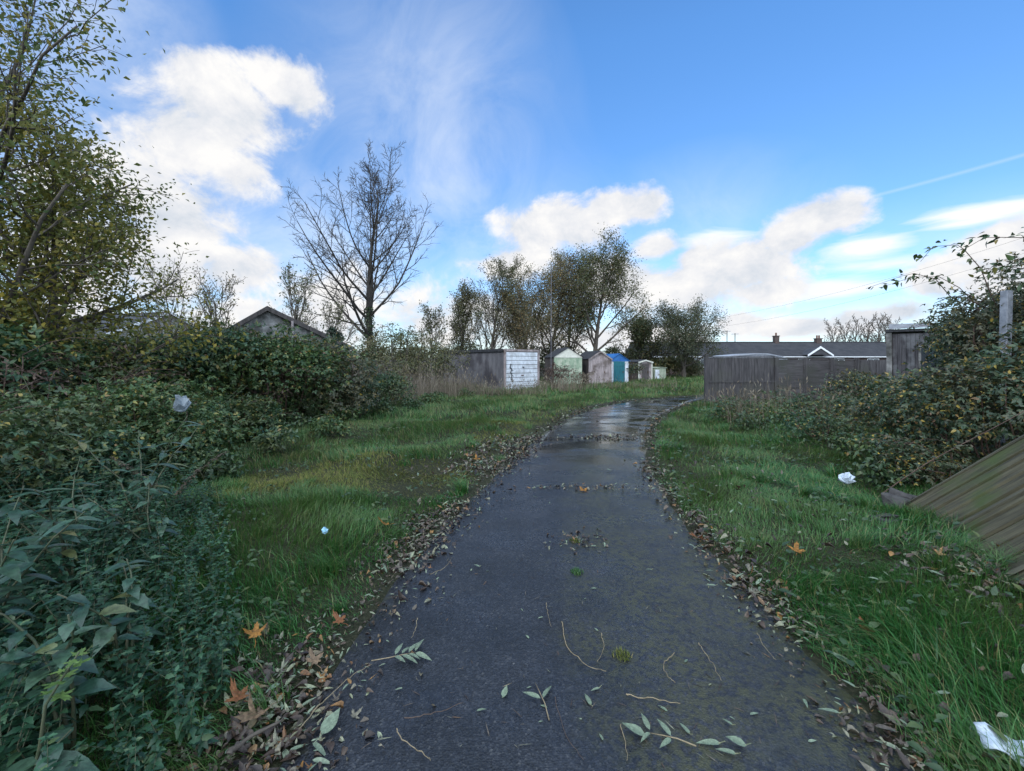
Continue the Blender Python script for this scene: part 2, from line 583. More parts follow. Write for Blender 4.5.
# ------------------------------------------------------------------ ground sheet
def make_ground():
    s = np.linspace(-1, 1, 281)
    gx = 12 * np.sinh(s * 4.9) / np.sinh(1.0) * .9
    gy = 12 * np.sinh(s * 4.9) / np.sinh(1.0) * .9 + 6
    X, Y = np.meshgrid(gx, gy, indexing='ij')
    Z = terrain(X, Y)
    n = len(gx)
    V = np.stack([X, Y, Z], -1).reshape(-1, 3)
    i = np.arange(n - 1)[:, None] * n + np.arange(n - 1)[None]
    f = np.stack([i, i + n, i + n + 1, i + 1], -1).reshape(-1, 4)
    m, nt, b = mat('soil_and_turf')
    tc = N(nt, 'ShaderNodeTexCoord')
    n1 = N(nt, 'ShaderNodeTexNoise', i_Scale=.6, i_Detail=6.0)
    n2 = N(nt, 'ShaderNodeTexNoise', i_Scale=38.0, i_Detail=6.0, i_Roughness=.75)
    nt.links.new(tc.outputs['Object'], n1.inputs['Vector'])
    nt.links.new(tc.outputs['Object'], n2.inputs['Vector'])
    r1 = ramp(nt, [(.35, (.022, .038, .014)), (.55, (.04, .055, .02)), (.7, (.06, .055, .028))])
    r2 = ramp(nt, [(.38, (.006, .005, .004)), (.5, (.022, .017, .012)), (.64, (.055, .044, .03))])
    nt.links.new(n1.outputs[0], r1.inputs[0])
    nt.links.new(n2.outputs[0], r2.inputs[0])
    mx = N(nt, 'ShaderNodeMix', data_type='RGBA')
    mx.inputs[0].default_value = .7
    nt.links.new(r1.outputs[0], mx.inputs[6])
    nt.links.new(r2.outputs[0], mx.inputs[7])
    nt.links.new(mx.outputs[2], b.inputs['Base Color'])
    b.inputs['Roughness'].default_value = .95
    b.inputs['Specular IOR Level'].default_value = .15
    bp = N(nt, 'ShaderNodeBump', i_Strength=.6, i_Distance=.03)
    nt.links.new(n2.outputs[0], bp.inputs['Height'])
    nt.links.new(bp.outputs[0], b.inputs['Normal'])
    o = ob('ground', build('ground', [(V, [f], 0)], [m], True))
    o['kind'] = 'structure'


make_ground()


# ------------------------------------------------------------------ path
def asphalt():
    m, nt, b = mat('wet_asphalt')
    L = nt.links
    tc = N(nt, 'ShaderNodeTexCoord')
    uv = N(nt, 'ShaderNodeUVMap')
    uv.uv_map = 'UVMap'
    sep = N(nt, 'ShaderNodeSeparateXYZ')
    L.new(uv.outputs[0], sep.inputs[0])
    vo = N(nt, 'ShaderNodeTexVoronoi', i_Scale=95.0)
    L.new(tc.outputs['Object'], vo.inputs['Vector'])
    fine = N(nt, 'ShaderNodeTexNoise', i_Scale=60.0, i_Detail=5.0, i_Roughness=.7)
    L.new(tc.outputs['Object'], fine.inputs['Vector'])
    big = N(nt, 'ShaderNodeTexNoise', i_Scale=1.1, i_Detail=5.0, i_Roughness=.6)
    L.new(tc.outputs['Object'], big.inputs['Vector'])
    stone = ramp(nt, [(0, (.008, .0085, .010)), (.5, (.016, .018, .024)), (.8, (.031, .034, .042)), (.95, (.06, .06, .062)), (1, (.12, .12, .12))])
    L.new(vo.outputs['Color'], stone.inputs[0])
    # moss: along a line right of the middle and at the edges
    prof = N(nt, 'ShaderNodeValToRGB')
    cr = prof.color_ramp
    cr.elements[0].position = 0
    cr.elements[0].color = (.34, .34, .34, 1)
    cr.elements[1].position = 1
    cr.elements[1].color = (.62, .62, .62, 1)
    for p, v in ((.10, .12), (.38, .10), (.5, .34), (.66, .50), (.8, .42), (.92, .5)):
        e = cr.elements.new(p)
        e.color = (v, v, v, 1)
    L.new(sep.outputs[0], prof.inputs[0])
    nz = N(nt, 'ShaderNodeTexNoise', i_Scale=2.3, i_Detail=8.0, i_Roughness=.72)
    L.new(tc.outputs['Object'], nz.inputs['Vector'])
    ad = N(nt, 'ShaderNodeMath', operation='ADD')
    L.new(prof.outputs[0], ad.inputs[0])
    L.new(nz.outputs[0], ad.inputs[1])
    mr = N(nt, 'ShaderNodeMapRange')
    mr.inputs[1].default_value = .74
    mr.inputs[2].default_value = 1.08
    mr.inputs[4].default_value = .9
    L.new(ad.outputs[0], mr.inputs[0])
    mm = N(nt, 'ShaderNodeMath', operation='MULTIPLY')
    fr = ramp(nt, [(.42, (0, 0, 0)), (.54, (1, 1, 1))])
    mid = N(nt, 'ShaderNodeTexNoise', i_Scale=26.0, i_Detail=4.0, i_Roughness=.7)
    L.new(tc.outputs['Object'], mid.inputs['Vector'])
    L.new(mid.outputs[0], fr.inputs[0])
    L.new(mr.outputs[0], mm.inputs[0])
    L.new(fr.outputs[0], mm.inputs[1])
    pat = N(nt, 'ShaderNodeTexNoise', i_Scale=1.7, i_Detail=7.0, i_Roughness=.68)
    L.new(tc.outputs['Object'], pat.inputs['Vector'])
    patr = ramp(nt, [(.34, (.4, .4, .4)), (.5, (.72, .72, .72)), (.66, (1.15, 1.1, 1.05))])
    L.new(pat.outputs[0], patr.inputs[0])
    stm = N(nt, 'ShaderNodeMix', data_type='RGBA', blend_type='MULTIPLY')
    stm.inputs[0].default_value = 1
    L.new(stone.outputs[0], stm.inputs[6])
    L.new(patr.outputs[0], stm.inputs[7])
    mx = N(nt, 'ShaderNodeMix', data_type='RGBA')
    L.new(mm.outputs[0], mx.inputs[0])
    L.new(stm.outputs[2], mx.inputs[6])
    mx.inputs[7].default_value = (.044, .043, .017, 1)
    L.new(mx.outputs[2], b.inputs['Base Color'])
    # wet film
    wet = ramp(nt, [(.36, (.16, .16, .16)), (.52, (.36, .36, .36)), (.68, (.55, .55, .55))])
    L.new(big.outputs[0], wet.inputs[0])
    # standing film of water in shallow dips round the bend
    vv = cc[:, 1]
    v0 = float(np.where(vv > 6.6)[0][0]) / 20
    v1 = float(np.where(vv > 19)[0][0]) / 20
    zone = N(nt, 'ShaderNodeMapRange', interpolation_type='SMOOTHSTEP')
    zone.inputs[1].default_value = v0
    zone.inputs[1].default_value = float(np.where(vv > 4.0)[0][0]) / 20
    zone.inputs[2].default_value = float(np.where(vv > 9.5)[0][0]) / 20
    L.new(sep.outputs[1], zone.inputs[0])
    mpp = N(nt, 'ShaderNodeMapping')
    mpp.inputs['Scale'].default_value = (.8, 1.5, 1)
    mpp.inputs['Location'].default_value = (2.3, .4, 0)
    L.new(tc.outputs['Object'], mpp.inputs[0])
    pn = N(nt, 'ShaderNodeTexNoise', i_Scale=1.0, i_Detail=4.0, i_Roughness=.6)
    L.new(mpp.outputs[0], pn.inputs['Vector'])
    pm = N(nt, 'ShaderNodeMapRange', interpolation_type='SMOOTHSTEP')
    pm.inputs[1].default_value = .28
    pm.inputs[2].default_value = .56
    L.new(pn.outputs[0], pm.inputs[0])
    pz = N(nt, 'ShaderNodeMath', operation='MULTIPLY')
    L.new(pm.outputs[0], pz.inputs[0])
    L.new(zone.outputs[0], pz.inputs[1])
    rmix = N(nt, 'ShaderNodeMix', data_type='FLOAT')
    L.new(pz.outputs[0], rmix.inputs[0])
    L.new(wet.outputs[0], rmix.inputs[2])
    rmix.inputs[3].default_value = .07
    L.new(rmix.outputs[0], b.inputs['Roughness'])
    b.inputs['Specular IOR Level'].default_value = .45
    hs = N(nt, 'ShaderNodeMath', operation='MULTIPLY_ADD')
    hs.inputs[1].default_value = .6
    L.new(vo.outputs['Distance'], hs.inputs[0])
    L.new(fine.outputs[0], hs.inputs[2])
    bst = N(nt, 'ShaderNodeMapRange')
    bst.inputs[1].default_value = .36
    bst.inputs[2].default_value = .6
    bst.inputs[3].default_value = .5
    bst.inputs[4].default_value = 1.0
    L.new(big.outputs[0], bst.inputs[0])
    bp = N(nt, 'ShaderNodeBump', i_Distance=.006)
    dry_ = N(nt, 'ShaderNodeMath', operation='SUBTRACT')
    dry_.inputs[0].default_value = 1.05
    L.new(pz.outputs[0], dry_.inputs[1])
    bs2 = N(nt, 'ShaderNodeMath', operation='MULTIPLY')
    L.new(bst.outputs[0], bs2.inputs[0])
    L.new(dry_.outputs[0], bs2.inputs[1])
    L.new(bs2.outputs[0], bp.inputs['Strength'])
    L.new(hs.outputs[0], bp.inputs['Height'])
    L.new(bp.outputs[0], b.inputs['Normal'])
    return m


def make_path():
    n = len(cc)
    TT = [0, .015, .12, .25, .37, .5, .63, .75, .88, .985, 1]
    K = len(TT)
    rows = []
    for i in range(n):
        wob = .04 * (vnoise(cc[i, 0], cc[i, 1], 2.3, 5) - .5) * 2
        wob2 = .04 * (vnoise(cc[i, 0] + 50, cc[i, 1], 2.3, 6) - .5) * 2
        a = cl[i] - cnrm[i] * wob
        c = cr[i] + cnrm[i] * wob2
        for j in range(K):
            t = TT[j]
            p = a * (1 - t) + c * t
            z = .008 + .026 * (1 - (2 * t - 1) ** 2) + (-.03 if j in (0, K - 1) else 0)
            rows.append((p[0], p[1], z))
    V = np.array(rows)
    i = (np.arange(n - 1) * K)[:, None] + np.arange(K - 1)[None]
    f = np.stack([i, i + 1, i + K + 1, i + K], -1).reshape(-1, 4)
    me = build('path', [(V, [f], 0)], [asphalt()], True)
    uvl = me.uv_layers.new(name='UVMap')
    li = np.empty(len(me.loops), np.int32)
    me.loops.foreach_get('vertex_index', li)
    uvs = np.stack([np.array(TT)[li % K], (li // K) / 20.0], 1)
    uvl.data.foreach_set('uv', uvs.astype(np.float32).ravel())
    o = ob('path', me)
    o['kind'] = 'structure'


make_path()


# ------------------------------------------------------------------ grass
def blades(x, y, z, length, width, bend, rows=3):
    n = len(x)
    az = 9.0 * vnoise(x, y, .9, 21) + rng.normal(0, .95, n)
    lean = np.stack([np.cos(az), np.sin(az)], 1)
    side = np.stack([-np.sin(az + rng.normal(0, .5, n)), np.cos(az)], 1)
    ts = np.linspace(0, 1, rows + 1)
    V = np.empty((n, 2 * rows + 1, 3))
    for i, t in enumerate(ts):
        h = length * t * (1 - .35 * bend * t)
        o = length * bend * t * t
        cx = x + lean[:, 0] * o
        cy = y + lean[:, 1] * o
        w = width * (1 - t ** 1.5) * .5
        if i < rows:
            V[:, 2 * i] = np.stack([cx - side[:, 0] * w, cy - side[:, 1] * w, z + h], 1)
            V[:, 2 * i + 1] = np.stack([cx + side[:, 0] * w, cy + side[:, 1] * w, z + h], 1)
        else:
            V[:, 2 * i] = np.stack([cx, cy, z + h * .97], 1)
    m = 2 * rows + 1
    off = np.arange(n)[:, None] * m
    q = np.concatenate([off + np.array([2 * i, 2 * i + 1, 2 * i + 3, 2 * i + 2])[None] for i in range(rows - 1)])
    t3 = off + np.array([2 * rows - 2, 2 * rows - 1, 2 * rows])[None]
    return V.reshape(-1, 3), [q, t3]


def nettle_edge(Y):
    return np.interp(Y, [0, 1.5, 2, 3, 4.5, 7, 9, 12, 16], [-1.1, -1.15, -1.25, -1.85, -2.9, -4.9, -6.6, -6.5, -6])


def grass_area(y0, y1, dens, xw, ln, wd, bend):
    A = (y1 - y0) * 2 * xw
    n = int(A * dens)
    y = rng.uniform(y0, y1, n)
    x = rng.uniform(-xw, xw, n)
    k = np.abs(x) < 1.3 * y + 2.2
    x, y = x[k], y[k]
    d, s = lateral(x, y)
    edge = -.10 + .14 * vnoise(x, y, 3.0, 3) + np.where(s < 0, .05, .02) * (vnoise(x, y, .9, 4))
    prob = np.clip((d - edge) / .18, 0, 1)
    k = rng.random(len(x)) < prob
    x, y, d, s = x[k], y[k], d[k], s[k]
    # mossy thin patch in the middle of the left verge, trodden and short
    tuft = vnoise(x, y, 1.5, 7)
    tuft2 = vnoise(x, y, 4.0, 8)
    mv = np.maximum(np.exp(-((x + 2.0) / 1.9) ** 2 - ((y - 6.3 - .25 * (x + 2)) / 1.15) ** 2), .9 * np.exp(-((d - .5) / .8) ** 2 - ((y - 11) / 4.0) ** 2))
    moss = (s < 0) & (mv + .75 * (vnoise(x, y, 1.6, 9) - .5) > .42)
    low = (s < 0) & (d < .5)
    flat = vnoise(x, y, 1.1, 23) > .62
    L = rng.uniform(*ln, len(x)) * (.32 + 1.25 * tuft ** 1.6 + .5 * tuft2 ** 2)
    L = np.where(moss, L * .5, L)
    L = np.where(low, L * .7, L)
    L *= np.clip(.4 + d / .7, .3, 1) * .82
    z = terrain(x, y) - .01
    b = np.clip(rng.normal(bend, .25, len(x)) + np.where(flat, .45, 0), .05, 1.4)
    w = rng.uniform(*wd, len(x))
    return x, y, z, L, w, b, s, moss


CH = {('L', 0): [], ('R', 0): [], ('L', 1): [], ('R', 1): [], ('L', 2): [], ('R', 2): []}
for (y0, y1, dens, xw, ln, wd, bend, far) in (
        (1.0, 3.2, 4300, 5.6, (.07, .2), (.0032, .0075), .6, 0),
        (3.2, 6.5, 2300, 9, (.08, .2), (.004, .008), .6, 0),
        (6.5, 12, 850, 13, (.09, .22), (.007, .012), .55, 0),
        (12, 22, 260, 24, (.12, .30), (.013, .022), .5, 1),
        (22, 48, 60, 50, (.15, .4), (.03, .05), .5, 1)):
    x, y, z, L, w, b, s, moss = grass_area(y0, y1, dens, xw, ln, wd, bend)
    for key, sel in (('L', s < 0), ('R', s >= 0)):
        for mi, mm in ((0, ~moss), (2, moss)):
            q = sel & mm
            if far:
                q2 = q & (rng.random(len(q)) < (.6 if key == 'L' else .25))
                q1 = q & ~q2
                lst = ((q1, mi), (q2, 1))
            else:
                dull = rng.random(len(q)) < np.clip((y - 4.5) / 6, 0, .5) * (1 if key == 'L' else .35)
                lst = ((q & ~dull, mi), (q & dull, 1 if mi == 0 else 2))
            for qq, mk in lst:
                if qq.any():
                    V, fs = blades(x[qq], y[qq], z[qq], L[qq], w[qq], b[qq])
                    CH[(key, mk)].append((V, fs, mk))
# tussocks and low broad leaved weeds that break up the sward
TUS = {'L': [], 'R': []}
WD = {'L': [], 'R': []}
nt_ = 420
yy = 1.2 + 13 * rng.random(nt_) ** 1.4
xx = rng.uniform(-1.25, 1.25, nt_) * yy
dd_, ss_ = lateral(xx, yy)
ok = (dd_ > .12) & (np.where(ss_ < 0, xx > nettle_edge(yy) - .2, xx < 2.2 + .62 * yy))
for x0, y0, sd in zip(xx[ok], yy[ok], ss_[ok]):
    n = int(rng.integers(60, 150) / (1 if y0 < 6 else 2))
    a = rng.random(n) * 2 * PI
    r = rng.uniform(.04, .13) * np.sqrt(rng.random(n))
    x, y = x0 + r * np.cos(a), y0 + r * np.sin(a)
    h = rng.uniform(.10, .26) * rng.uniform(.6, 1.2, n)
    TUS['L' if sd < 0 else 'R'].append(blades(x, y, terrain(x, y) - .01, h, np.full(n, .004 if y0 < 5 else .008), np.clip(rng.normal(.75, .25, n), .1, 1.4)))
for key in 'LR':
    for V, fs in TUS[key]:
        CH[(key, 0)].append((V, fs, 0))
nw = 9000
yw = 1.1 + 9.5 * rng.random(nw) ** 1.5
xw_ = rng.uniform(-1.25, 1.25, nw) * yw
dw, sw = lateral(xw_, yw)
ok = (dw > .0) & (vnoise(xw_, yw, 2.1, 41) > .55) & (np.where(sw < 0, xw_ > nettle_edge(yw) - .3, xw_ < 2.4 + .65 * yw))
xw_, yw, sw = xw_[ok], yw[ok], sw[ok]
for key, sel in (('L', sw < 0), ('R', sw >= 0)):
    n = int(sel.sum())
    P = np.stack([xw_[sel], yw[sel], terrain(xw_[sel], yw[sel]) + rng.uniform(.02, .10, n)], 1)
    dd = rdir(n)
    dd[:, 2] = np.abs(dd[:, 2]) * .4
    WD[key] = inst(L_MID, P, dd, rdir(n) * .45 + np.array([0, 0, 1.]), rng.uniform(.025, .07, n) + .003 * P[:, 1], 3)
    CH[(key, 2)].append(WD[key])
gl = tag(ob('verge_grass', build('verge_grass', CH[('L', 0)] + CH[('L', 1)] + CH[('L', 2)], [M['grass'], M['grass_far'], M['moss_grass'], M['ivy']])),
         'uneven green grass with a mossy trodden patch on the verge left of the path', 'grass', kind='stuff')
gr = tag(ob('verge_grass', build('verge_grass', CH[('R', 0)] + CH[('R', 1)] + CH[('R', 2)], [M['grass'], M['grass_far'], M['moss_grass'], M['ivy']])),
         'lush green grass on the verge right of the path', 'grass', kind='stuff')


# tall dry grass stems
def dry_stems(name, spots, label):
    ch = []
    for (cx, cy, rx, ry, n, h0, h1) in spots:
        a = rng.random(n) * 2 * PI
        r = np.sqrt(rng.random(n))
        x = cx + rx * r * np.cos(a)
        y = cy + ry * r * np.sin(a)
        d, s = lateral(x, y)
        k = d > .25
        x, y = x[k], y[k]
        n = len(x)
        z = terrain(x, y) - .02
        far = np.hypot(x, y)
        L = rng.uniform(h0, h1, n)
        V, fs = blades(x, y, z, L, np.maximum(.004, far * .0006), np.clip(rng.normal(.22, .18, n), 0, .9), 4)
        ch.append((V, fs, 0))
        # seed heads
        tip = V.reshape(n, 9, 3)[:, 8]
        pre = V.reshape(n, 9, 3)[:, 6]
        q = rng.random(n) < .3
        dd = unit(tip[q] - pre[q])
        ch.append(inst(leaf_t(1, .22, .1, .1), tip[q] - dd * .04, dd, rdir(q.sum()), rng.uniform(.08, .16, q.sum()) + far[q] * .002, 0))
    return tag(ob(name, build(name, ch, [M['dry']])), label, 'dry grass', kind='stuff')


dry_stems('dry_grass', [(ax(365, 17), 17, 2.2, 1.5, 700, .5, 1.3), (ax(425, 20), 20, 2.2, 2.0, 1100, .6, 1.6), (ax(450, 22), 22, 2.2, 1.6, 700, .4, 1.2),
                        (ax(500, 22.5), 22.5, 2.5, 1.4, 700, .3, .9), (ax(300, 14), 14, 1.3, .8, 220, .3, .8), (ax(600, 27), 27, 5, 2.0, 700, .3, .8),
                        (ax(560, 25), 25, 1.5, 1.0, 400, .4, 1.0)],
          'tall tan dry grass stems standing along the overgrown bank left of the path')
dry_stems('dry_grass', [(ax(770, 14.5), 14.5, 2.4, 1.1, 420, .3, 1.15), (ax(745, 11.5), 11.5, .5, .6, 130, .5, 1.15), (ax(820, 12.5), 12.5, 1.5, 1.2, 260, .4, 1.1),
                        (ax(730, 16), 16, 1.0, .6, 90, .3, .7)],
          'tall pale dry grass stems in front of the dark wooden fence')


# ------------------------------------------------------------------ fallen leaves
def edge_points(side, n, y0, y1, spread, power=1.0):
    yy = cc[:, 1]
    sel = np.where((yy > y0) & (yy < y1) & (cc[:, 0] < 9))[0]
    wgt = 1 / np.maximum(yy[sel], 1.2) ** power
    gap = np.linalg.norm(np.diff(cc, axis=0, append=cc[-1:]), axis=1)[sel]
    wgt = wgt * np.maximum(gap, 1e-4)
    i = rng.choice(sel, n, p=wgt / wgt.sum())
    j = np.minimum(i + 1, len(cc) - 1)
    u = rng.random(n)[:, None]
    e = (cl if side < 0 else cr)
    base = e[i] * (1 - u) + e[j] * u
    off = rng.normal(spread[0], spread[1], n)
    p = base + cnrm[i] * (off * side)[:, None]
    return p, off


def litter_chunks(p, size, mats_p, lift=.012, rough=.5, gate=.0):
    if gate:
        g = vnoise(p[:, 0], p[:, 1], 1.7, 31) + .35 * (vnoise(p[:, 0], p[:, 1], 5.0, 32) - .5)
        k = g > gate
        p, size = p[k], size[k]
    n = len(p)
    z = np.maximum(terrain(p[:, 0], p[:, 1]), 0) + lift + rng.random(n) * .025
    pos = np.stack([p[:, 0], p[:, 1], z], 1)
    d = rdir(n)
    d[:, 2] *= .35
    nr = rdir(n, 0) * rough + np.array([0, 0, 1.0])
    ch = []
    kind = rng.choice(5, n, p=[.26, .24, .2, .18, .12])
    for k, T in enumerate((L_CURL, L_FLAT, L_NARROW, L_MID, palmate(5, 3, .5))):
        q = kind == k
        s = size[q] * (1.25 if k == 2 else 1)
        ch.append(inst(T, pos[q], d[q], nr[q], s, 1 if k == 2 else 0))
    return ch


ch = []
p, o_ = edge_points(-1, 2300, .9, 9.5, (.07, .17), .9)
ch += litter_chunks(p, rng.uniform(.025, .078, len(p)), None, .008, .25, .33)
p, o_ = edge_points(-1, 2600, .9, 9, (.08, .2), .8)
ch += litter_chunks(p, rng.uniform(.015, .04, len(p)), None, .012, .4, .12)
p, o_ = edge_points(-1, 800, 5.0, 9.0, (.45, .3), .5)
ch += litter_chunks(p, rng.uniform(.04, .085, len(p)), None, .03, .5, .4)
p, o_ = edge_points(-1, 350, 9, 20, (.1, .15), .5)
ch += litter_chunks(p, rng.uniform(.05, .1, len(p)), None)
tag(ob('leaf_litter', build('leaf_litter', ch, [M['litter'], M['willow']])), 'brown and grey fallen leaves banked along the left edge of the path', 'leaf litter', kind='stuff')
ch = []
p, o_ = edge_points(1, 520, .9, 3.2, (.05, .13), .6)
ch += litter_chunks(p, rng.uniform(.025, .075, len(p)), None, .008, .25, .38)
p, o_ = edge_points(1, 650, 3.0, 10.5, (.05, .14), .9)
ch += litter_chunks(p, rng.uniform(.03, .085, len(p)), None, .012, .35, .33)
p, o_ = edge_points(1, 1300, .9, 8, (.03, .15), .8)
ch += litter_chunks(p, rng.uniform(.012, .035, len(p)), None, .012, .4, .12)
p, o_ = edge_points(1, 260, 1.0, 7.0, (.7, .6), .6)
p = p[lateral(p[:, 0], p[:, 1])[0] > .05]
ch += litter_chunks(p, rng.uniform(.035, .075, len(p)), None, .07)
p, o_ = edge_points(1, 200, 9, 18, (.05, .12), .5)
ch += litter_chunks(p, rng.uniform(.05, .1, len(p)), None)
q = rng.normal(0, 1, (420, 2)) * np.array([.35, .3]) + np.array([3.55, 3.2])
ch += litter_chunks(q, rng.uniform(.04, .085, len(q)), None, .03)
tag(ob('leaf_litter', build('leaf_litter', ch, [M['litter'], M['willow']])), 'brown and pale fallen leaves scattered along the right edge of the path', 'leaf litter', kind='stuff')

# crumbs and short straws lying all over the asphalt
n = 1500
i = rng.integers(0, len(cc), n)
i = i[(cc[i, 1] > .8) & (cc[i, 1] < 15)]
t = rng.uniform(-1, 1, len(i))
t = np.where(rng.random(len(i)) < .5, np.abs(t) ** .6 * np.sign(t), t)
p = cc[i] + cnrm[i] * (t * chw[i])[:, None] + rng.normal(0, .1, (len(i), 2))
z = .036 + rng.random(len(i)) * .004 - .028 * t * t
pos = np.stack([p[:, 0], p[:, 1], z], 1)
d = rdir(len(i))
d[:, 2] *= .1
up = rdir(len(i)) * .25 + np.array([0, 0, 1.])
big_ = rng.random(len(i)) < .16
ch = [inst(leaf_t(2, .08, .1, .0), pos[~big_], d[~big_], up[~big_], rng.uniform(.02, .07, (~big_).sum()), 0),
      inst(L_NARROW, pos[big_], d[big_], up[big_], rng.uniform(.025, .05, big_.sum()), 1)]
pool = rng.normal(0, 1, (260, 2)) * np.array([.55, .16]) + np.array(gp(605, 439))
ch += litter_chunks(pool, rng.uniform(.03, .075, 260), None, .034, .3)
pool = rng.normal(0, 1, (130, 2)) * np.array([.5, .07]) + np.array(gp(592, 491))
ch += litter_chunks(pool, rng.uniform(.025, .06, 130), None, .034, .3)
pool = rng.normal(0, 1, (90, 2)) * np.array([.16, .1]) + np.array(gp(578, 545))
ch += litter_chunks(pool, rng.uniform(.02, .05, 90), None, .034, .3)
tag(ob('leaf_crumbs', build('leaf_crumbs', ch, [M['litter'], M['willow']])), 'fine leaf crumbs and straws strewn over the wet asphalt', 'leaf debris', kind='stuff')


# single leaves that stand out
def zpath(x, y):
    d, s = lateral(np.array([x]), np.array([y]))
    if d[0] < 0:
        return .034
    return float(terrain(np.array([x]), np.array([y]))[0]) + .01


def leaf_thing(name, label, T, m, px, py, size, az, lift=0.0, tilt=.15, group=None, cat='leaf', stem=.4, smooth=True):
    x, y = gp(px, py, .03 + lift)
    chn = [(T[0] * size, T[1], 0)]
    if stem:
        st = np.array([(0, .1 * size, 0), (.03 * size, -.15 * size, .01), (0, -stem * size, .012)])
        chn += tubes([(st, np.array([.0022, .0018, .0014]))], 4, 0)
    o = ob(name, build(name, chn, [m], smooth))
    o.location = (x, y, max(zpath(x, y), 0.0) + .006 + lift)
    o.rotation_euler = (tilt, random.uniform(-.15, .15), az)
    return tag(o, label, cat, group)


leaf_thing('maple_leaf', 'bright orange lobed leaf caught in the grass beside the nettles', palmate(5, 1, .6), M['orange'], 255, 640, .125, .5, .14, .35)
leaf_thing('maple_leaf', 'rust brown curled leaf at the foot of the nettles near the left path edge', palmate(5, 2, .7), M['rust'], 246, 700, .125, 1.2, .06, .2)
leaf_thing('maple_leaf', 'orange leaf lying farther off among the brown litter on the left verge', palmate(5, 4, .7), M['orange'], 391, 524, .14, 2.0, .04, .2)
leaf_thing('maple_leaf', 'bright orange leaf lying flat in the right verge grass', palmate(5, 5, .45), M['orange'], 796, 553, .14, -.6, .05, .12)
leaf_thing('maple_leaf', 'rust brown leaf half sunk in the right verge grass', palmate(5, 6, .4), M['rust'], 877, 634, .13, .2, .04, .2)
leaf_thing('maple_leaf', 'pinkish tan leaf in litter at the left path edge', palmate(5, 7, .35), M['tanleaf'], 318, 664, .12, .9, .03, .4)
leaf_thing('maple_leaf', 'big dull tan leaf folded on the litter below the rust leaf', palmate(5, 8, 1.0), M['tanleaf'], 268, 706, .15, 2.6, .03, .25)
leaf_thing('maple_leaf', 'dark rust leaf on the litter heap left of the path', palmate(5, 9, .35), M['rust'], 344, 622, .11, 1.0, .03, .2)
leaf_thing('maple_leaf', 'small orange brown leaf in the far right verge near the path edge', palmate(5, 10, .6), M['rust'], 703, 541, .16, 1.9, .04, .4)
leaf_thing('maple_leaf', 'orange leaf lying on the moss in the middle of the path', palmate(5, 12, .4), M['orange'], 586, 493, .14, .4, .0, .1)
leaf_thing('maple_leaf', 'orange leaf in the short grass far along the left path edge', palmate(5, 13, .5), M['orange'], 478, 459, .14, .4, .03, .2)

WL = 'slender pale green willow leaf lying alone on the asphalt'
WG = 'single willow leaves on the path'
for k, (px, py, sz, az) in enumerate([(503, 700, .06, -.35), (591, 708, .08, .2), (600, 690, .05, 1.9), (646, 738, .10, 1.3), (690, 737, .07, .3), (721, 746, .10, 1.5), (747, 748, .085, 1.4),
                                      (737, 757, .08, 1.2), (733, 728, .05, .6), (480, 568, .05, 1.5), (598, 633, .04, .4), (841, 716, .09, 1.2), (852, 662, .10, .9), (856, 690, .07, .4),
                                      (716, 587, .07, 1.4), (733, 588, .06, 1.7), (652, 571, .05, 1.4), (540, 487, .06, 1.5), (611, 471, .07, 1.5), (640, 495, .07, 1.4)]):
    leaf_thing('willow_leaf', WL, L_NARROW if k % 3 else L_FLAT, M['willow'], px, py, sz, az, 0, .08, WG, 'leaf', .15)
leaf_thing('grey_green_leaf', 'broad grey green leaf lying by the left path edge near the camera', leaf_t(6, .5, .1, -.1), M['willow'], 322, 737, .12, -.25, 0, .1)


def sprig(px, py, az, n, size, label):
    """compound sprig: stalk with paired slender leaves"""
    x, y = gp(px, py)
    t = thing('leaf_sprig', label, 'leaf sprig', (x, y, zpath(x, y) + .004), az)
    pts = np.array([(0, -size * .9, .004), (.006, -size * .3, .008), (0, size * .2, .008), (-.004, size * .6, .006)])
    ob('stalk', build('stalk', tubes([(pts, np.array([.003, .0025, .002, .0012]))], 5), [M['straw']], True), t)
    for k in range(n):
        s = -1 if k % 2 else 1
        yy = (-.1 + .7 * (k // 2) / max(1, (n - 1) // 2)) * size
        o = ob('leaflet', build('leaflet', [(L_NARROW[0] * size * random.uniform(.55, .75), L_NARROW[1], 0)], [M['willow']], True), t)
        o.location = (s * .006, yy, .01)
        o.rotation_euler = (random.uniform(-.05, .2), random.uniform(-.3, .3), -s * random.uniform(.7, 1.1))
    return t


sprig(398, 664, -1.3, 8, .15, 'willow sprig with fanned pale leaves lying left of the path middle')
sprig(541, 706, .2, 2, .15, 'two leaved willow sprig standing out near the path middle')
sprig(668, 748, 1.2, 4, .12, 'willow sprig with narrow leaves among twigs at the bottom right of the path')


# twigs lying on the path
def twig(px, pts, r, label, m='straw', z0=None, name='twig'):
    P = [gp(x, y) for x, y in pts]
    P3 = np.array([(x, y, (zpath(x, y) if z0 is None else z0) + r + .004 * random.random()) for x, y in P])
    c = catmull(P3, 6)
    c[:, :2] += rng.normal(0, .0025, (len(c), 2))
    c[:, 2] += np.abs(rng.normal(0, .004, len(c)))
    o0 = P3[0].copy()
    rad = np.linspace(r, r * .4, len(c)) * .75 * rng.uniform(.75, 1.2, len(c))
    o = ob(name, build(name, tubes([(c - o0, rad)], 5), [M[m]], True))
    o.location = tuple(o0)
    return tag(o, label, 'twig')


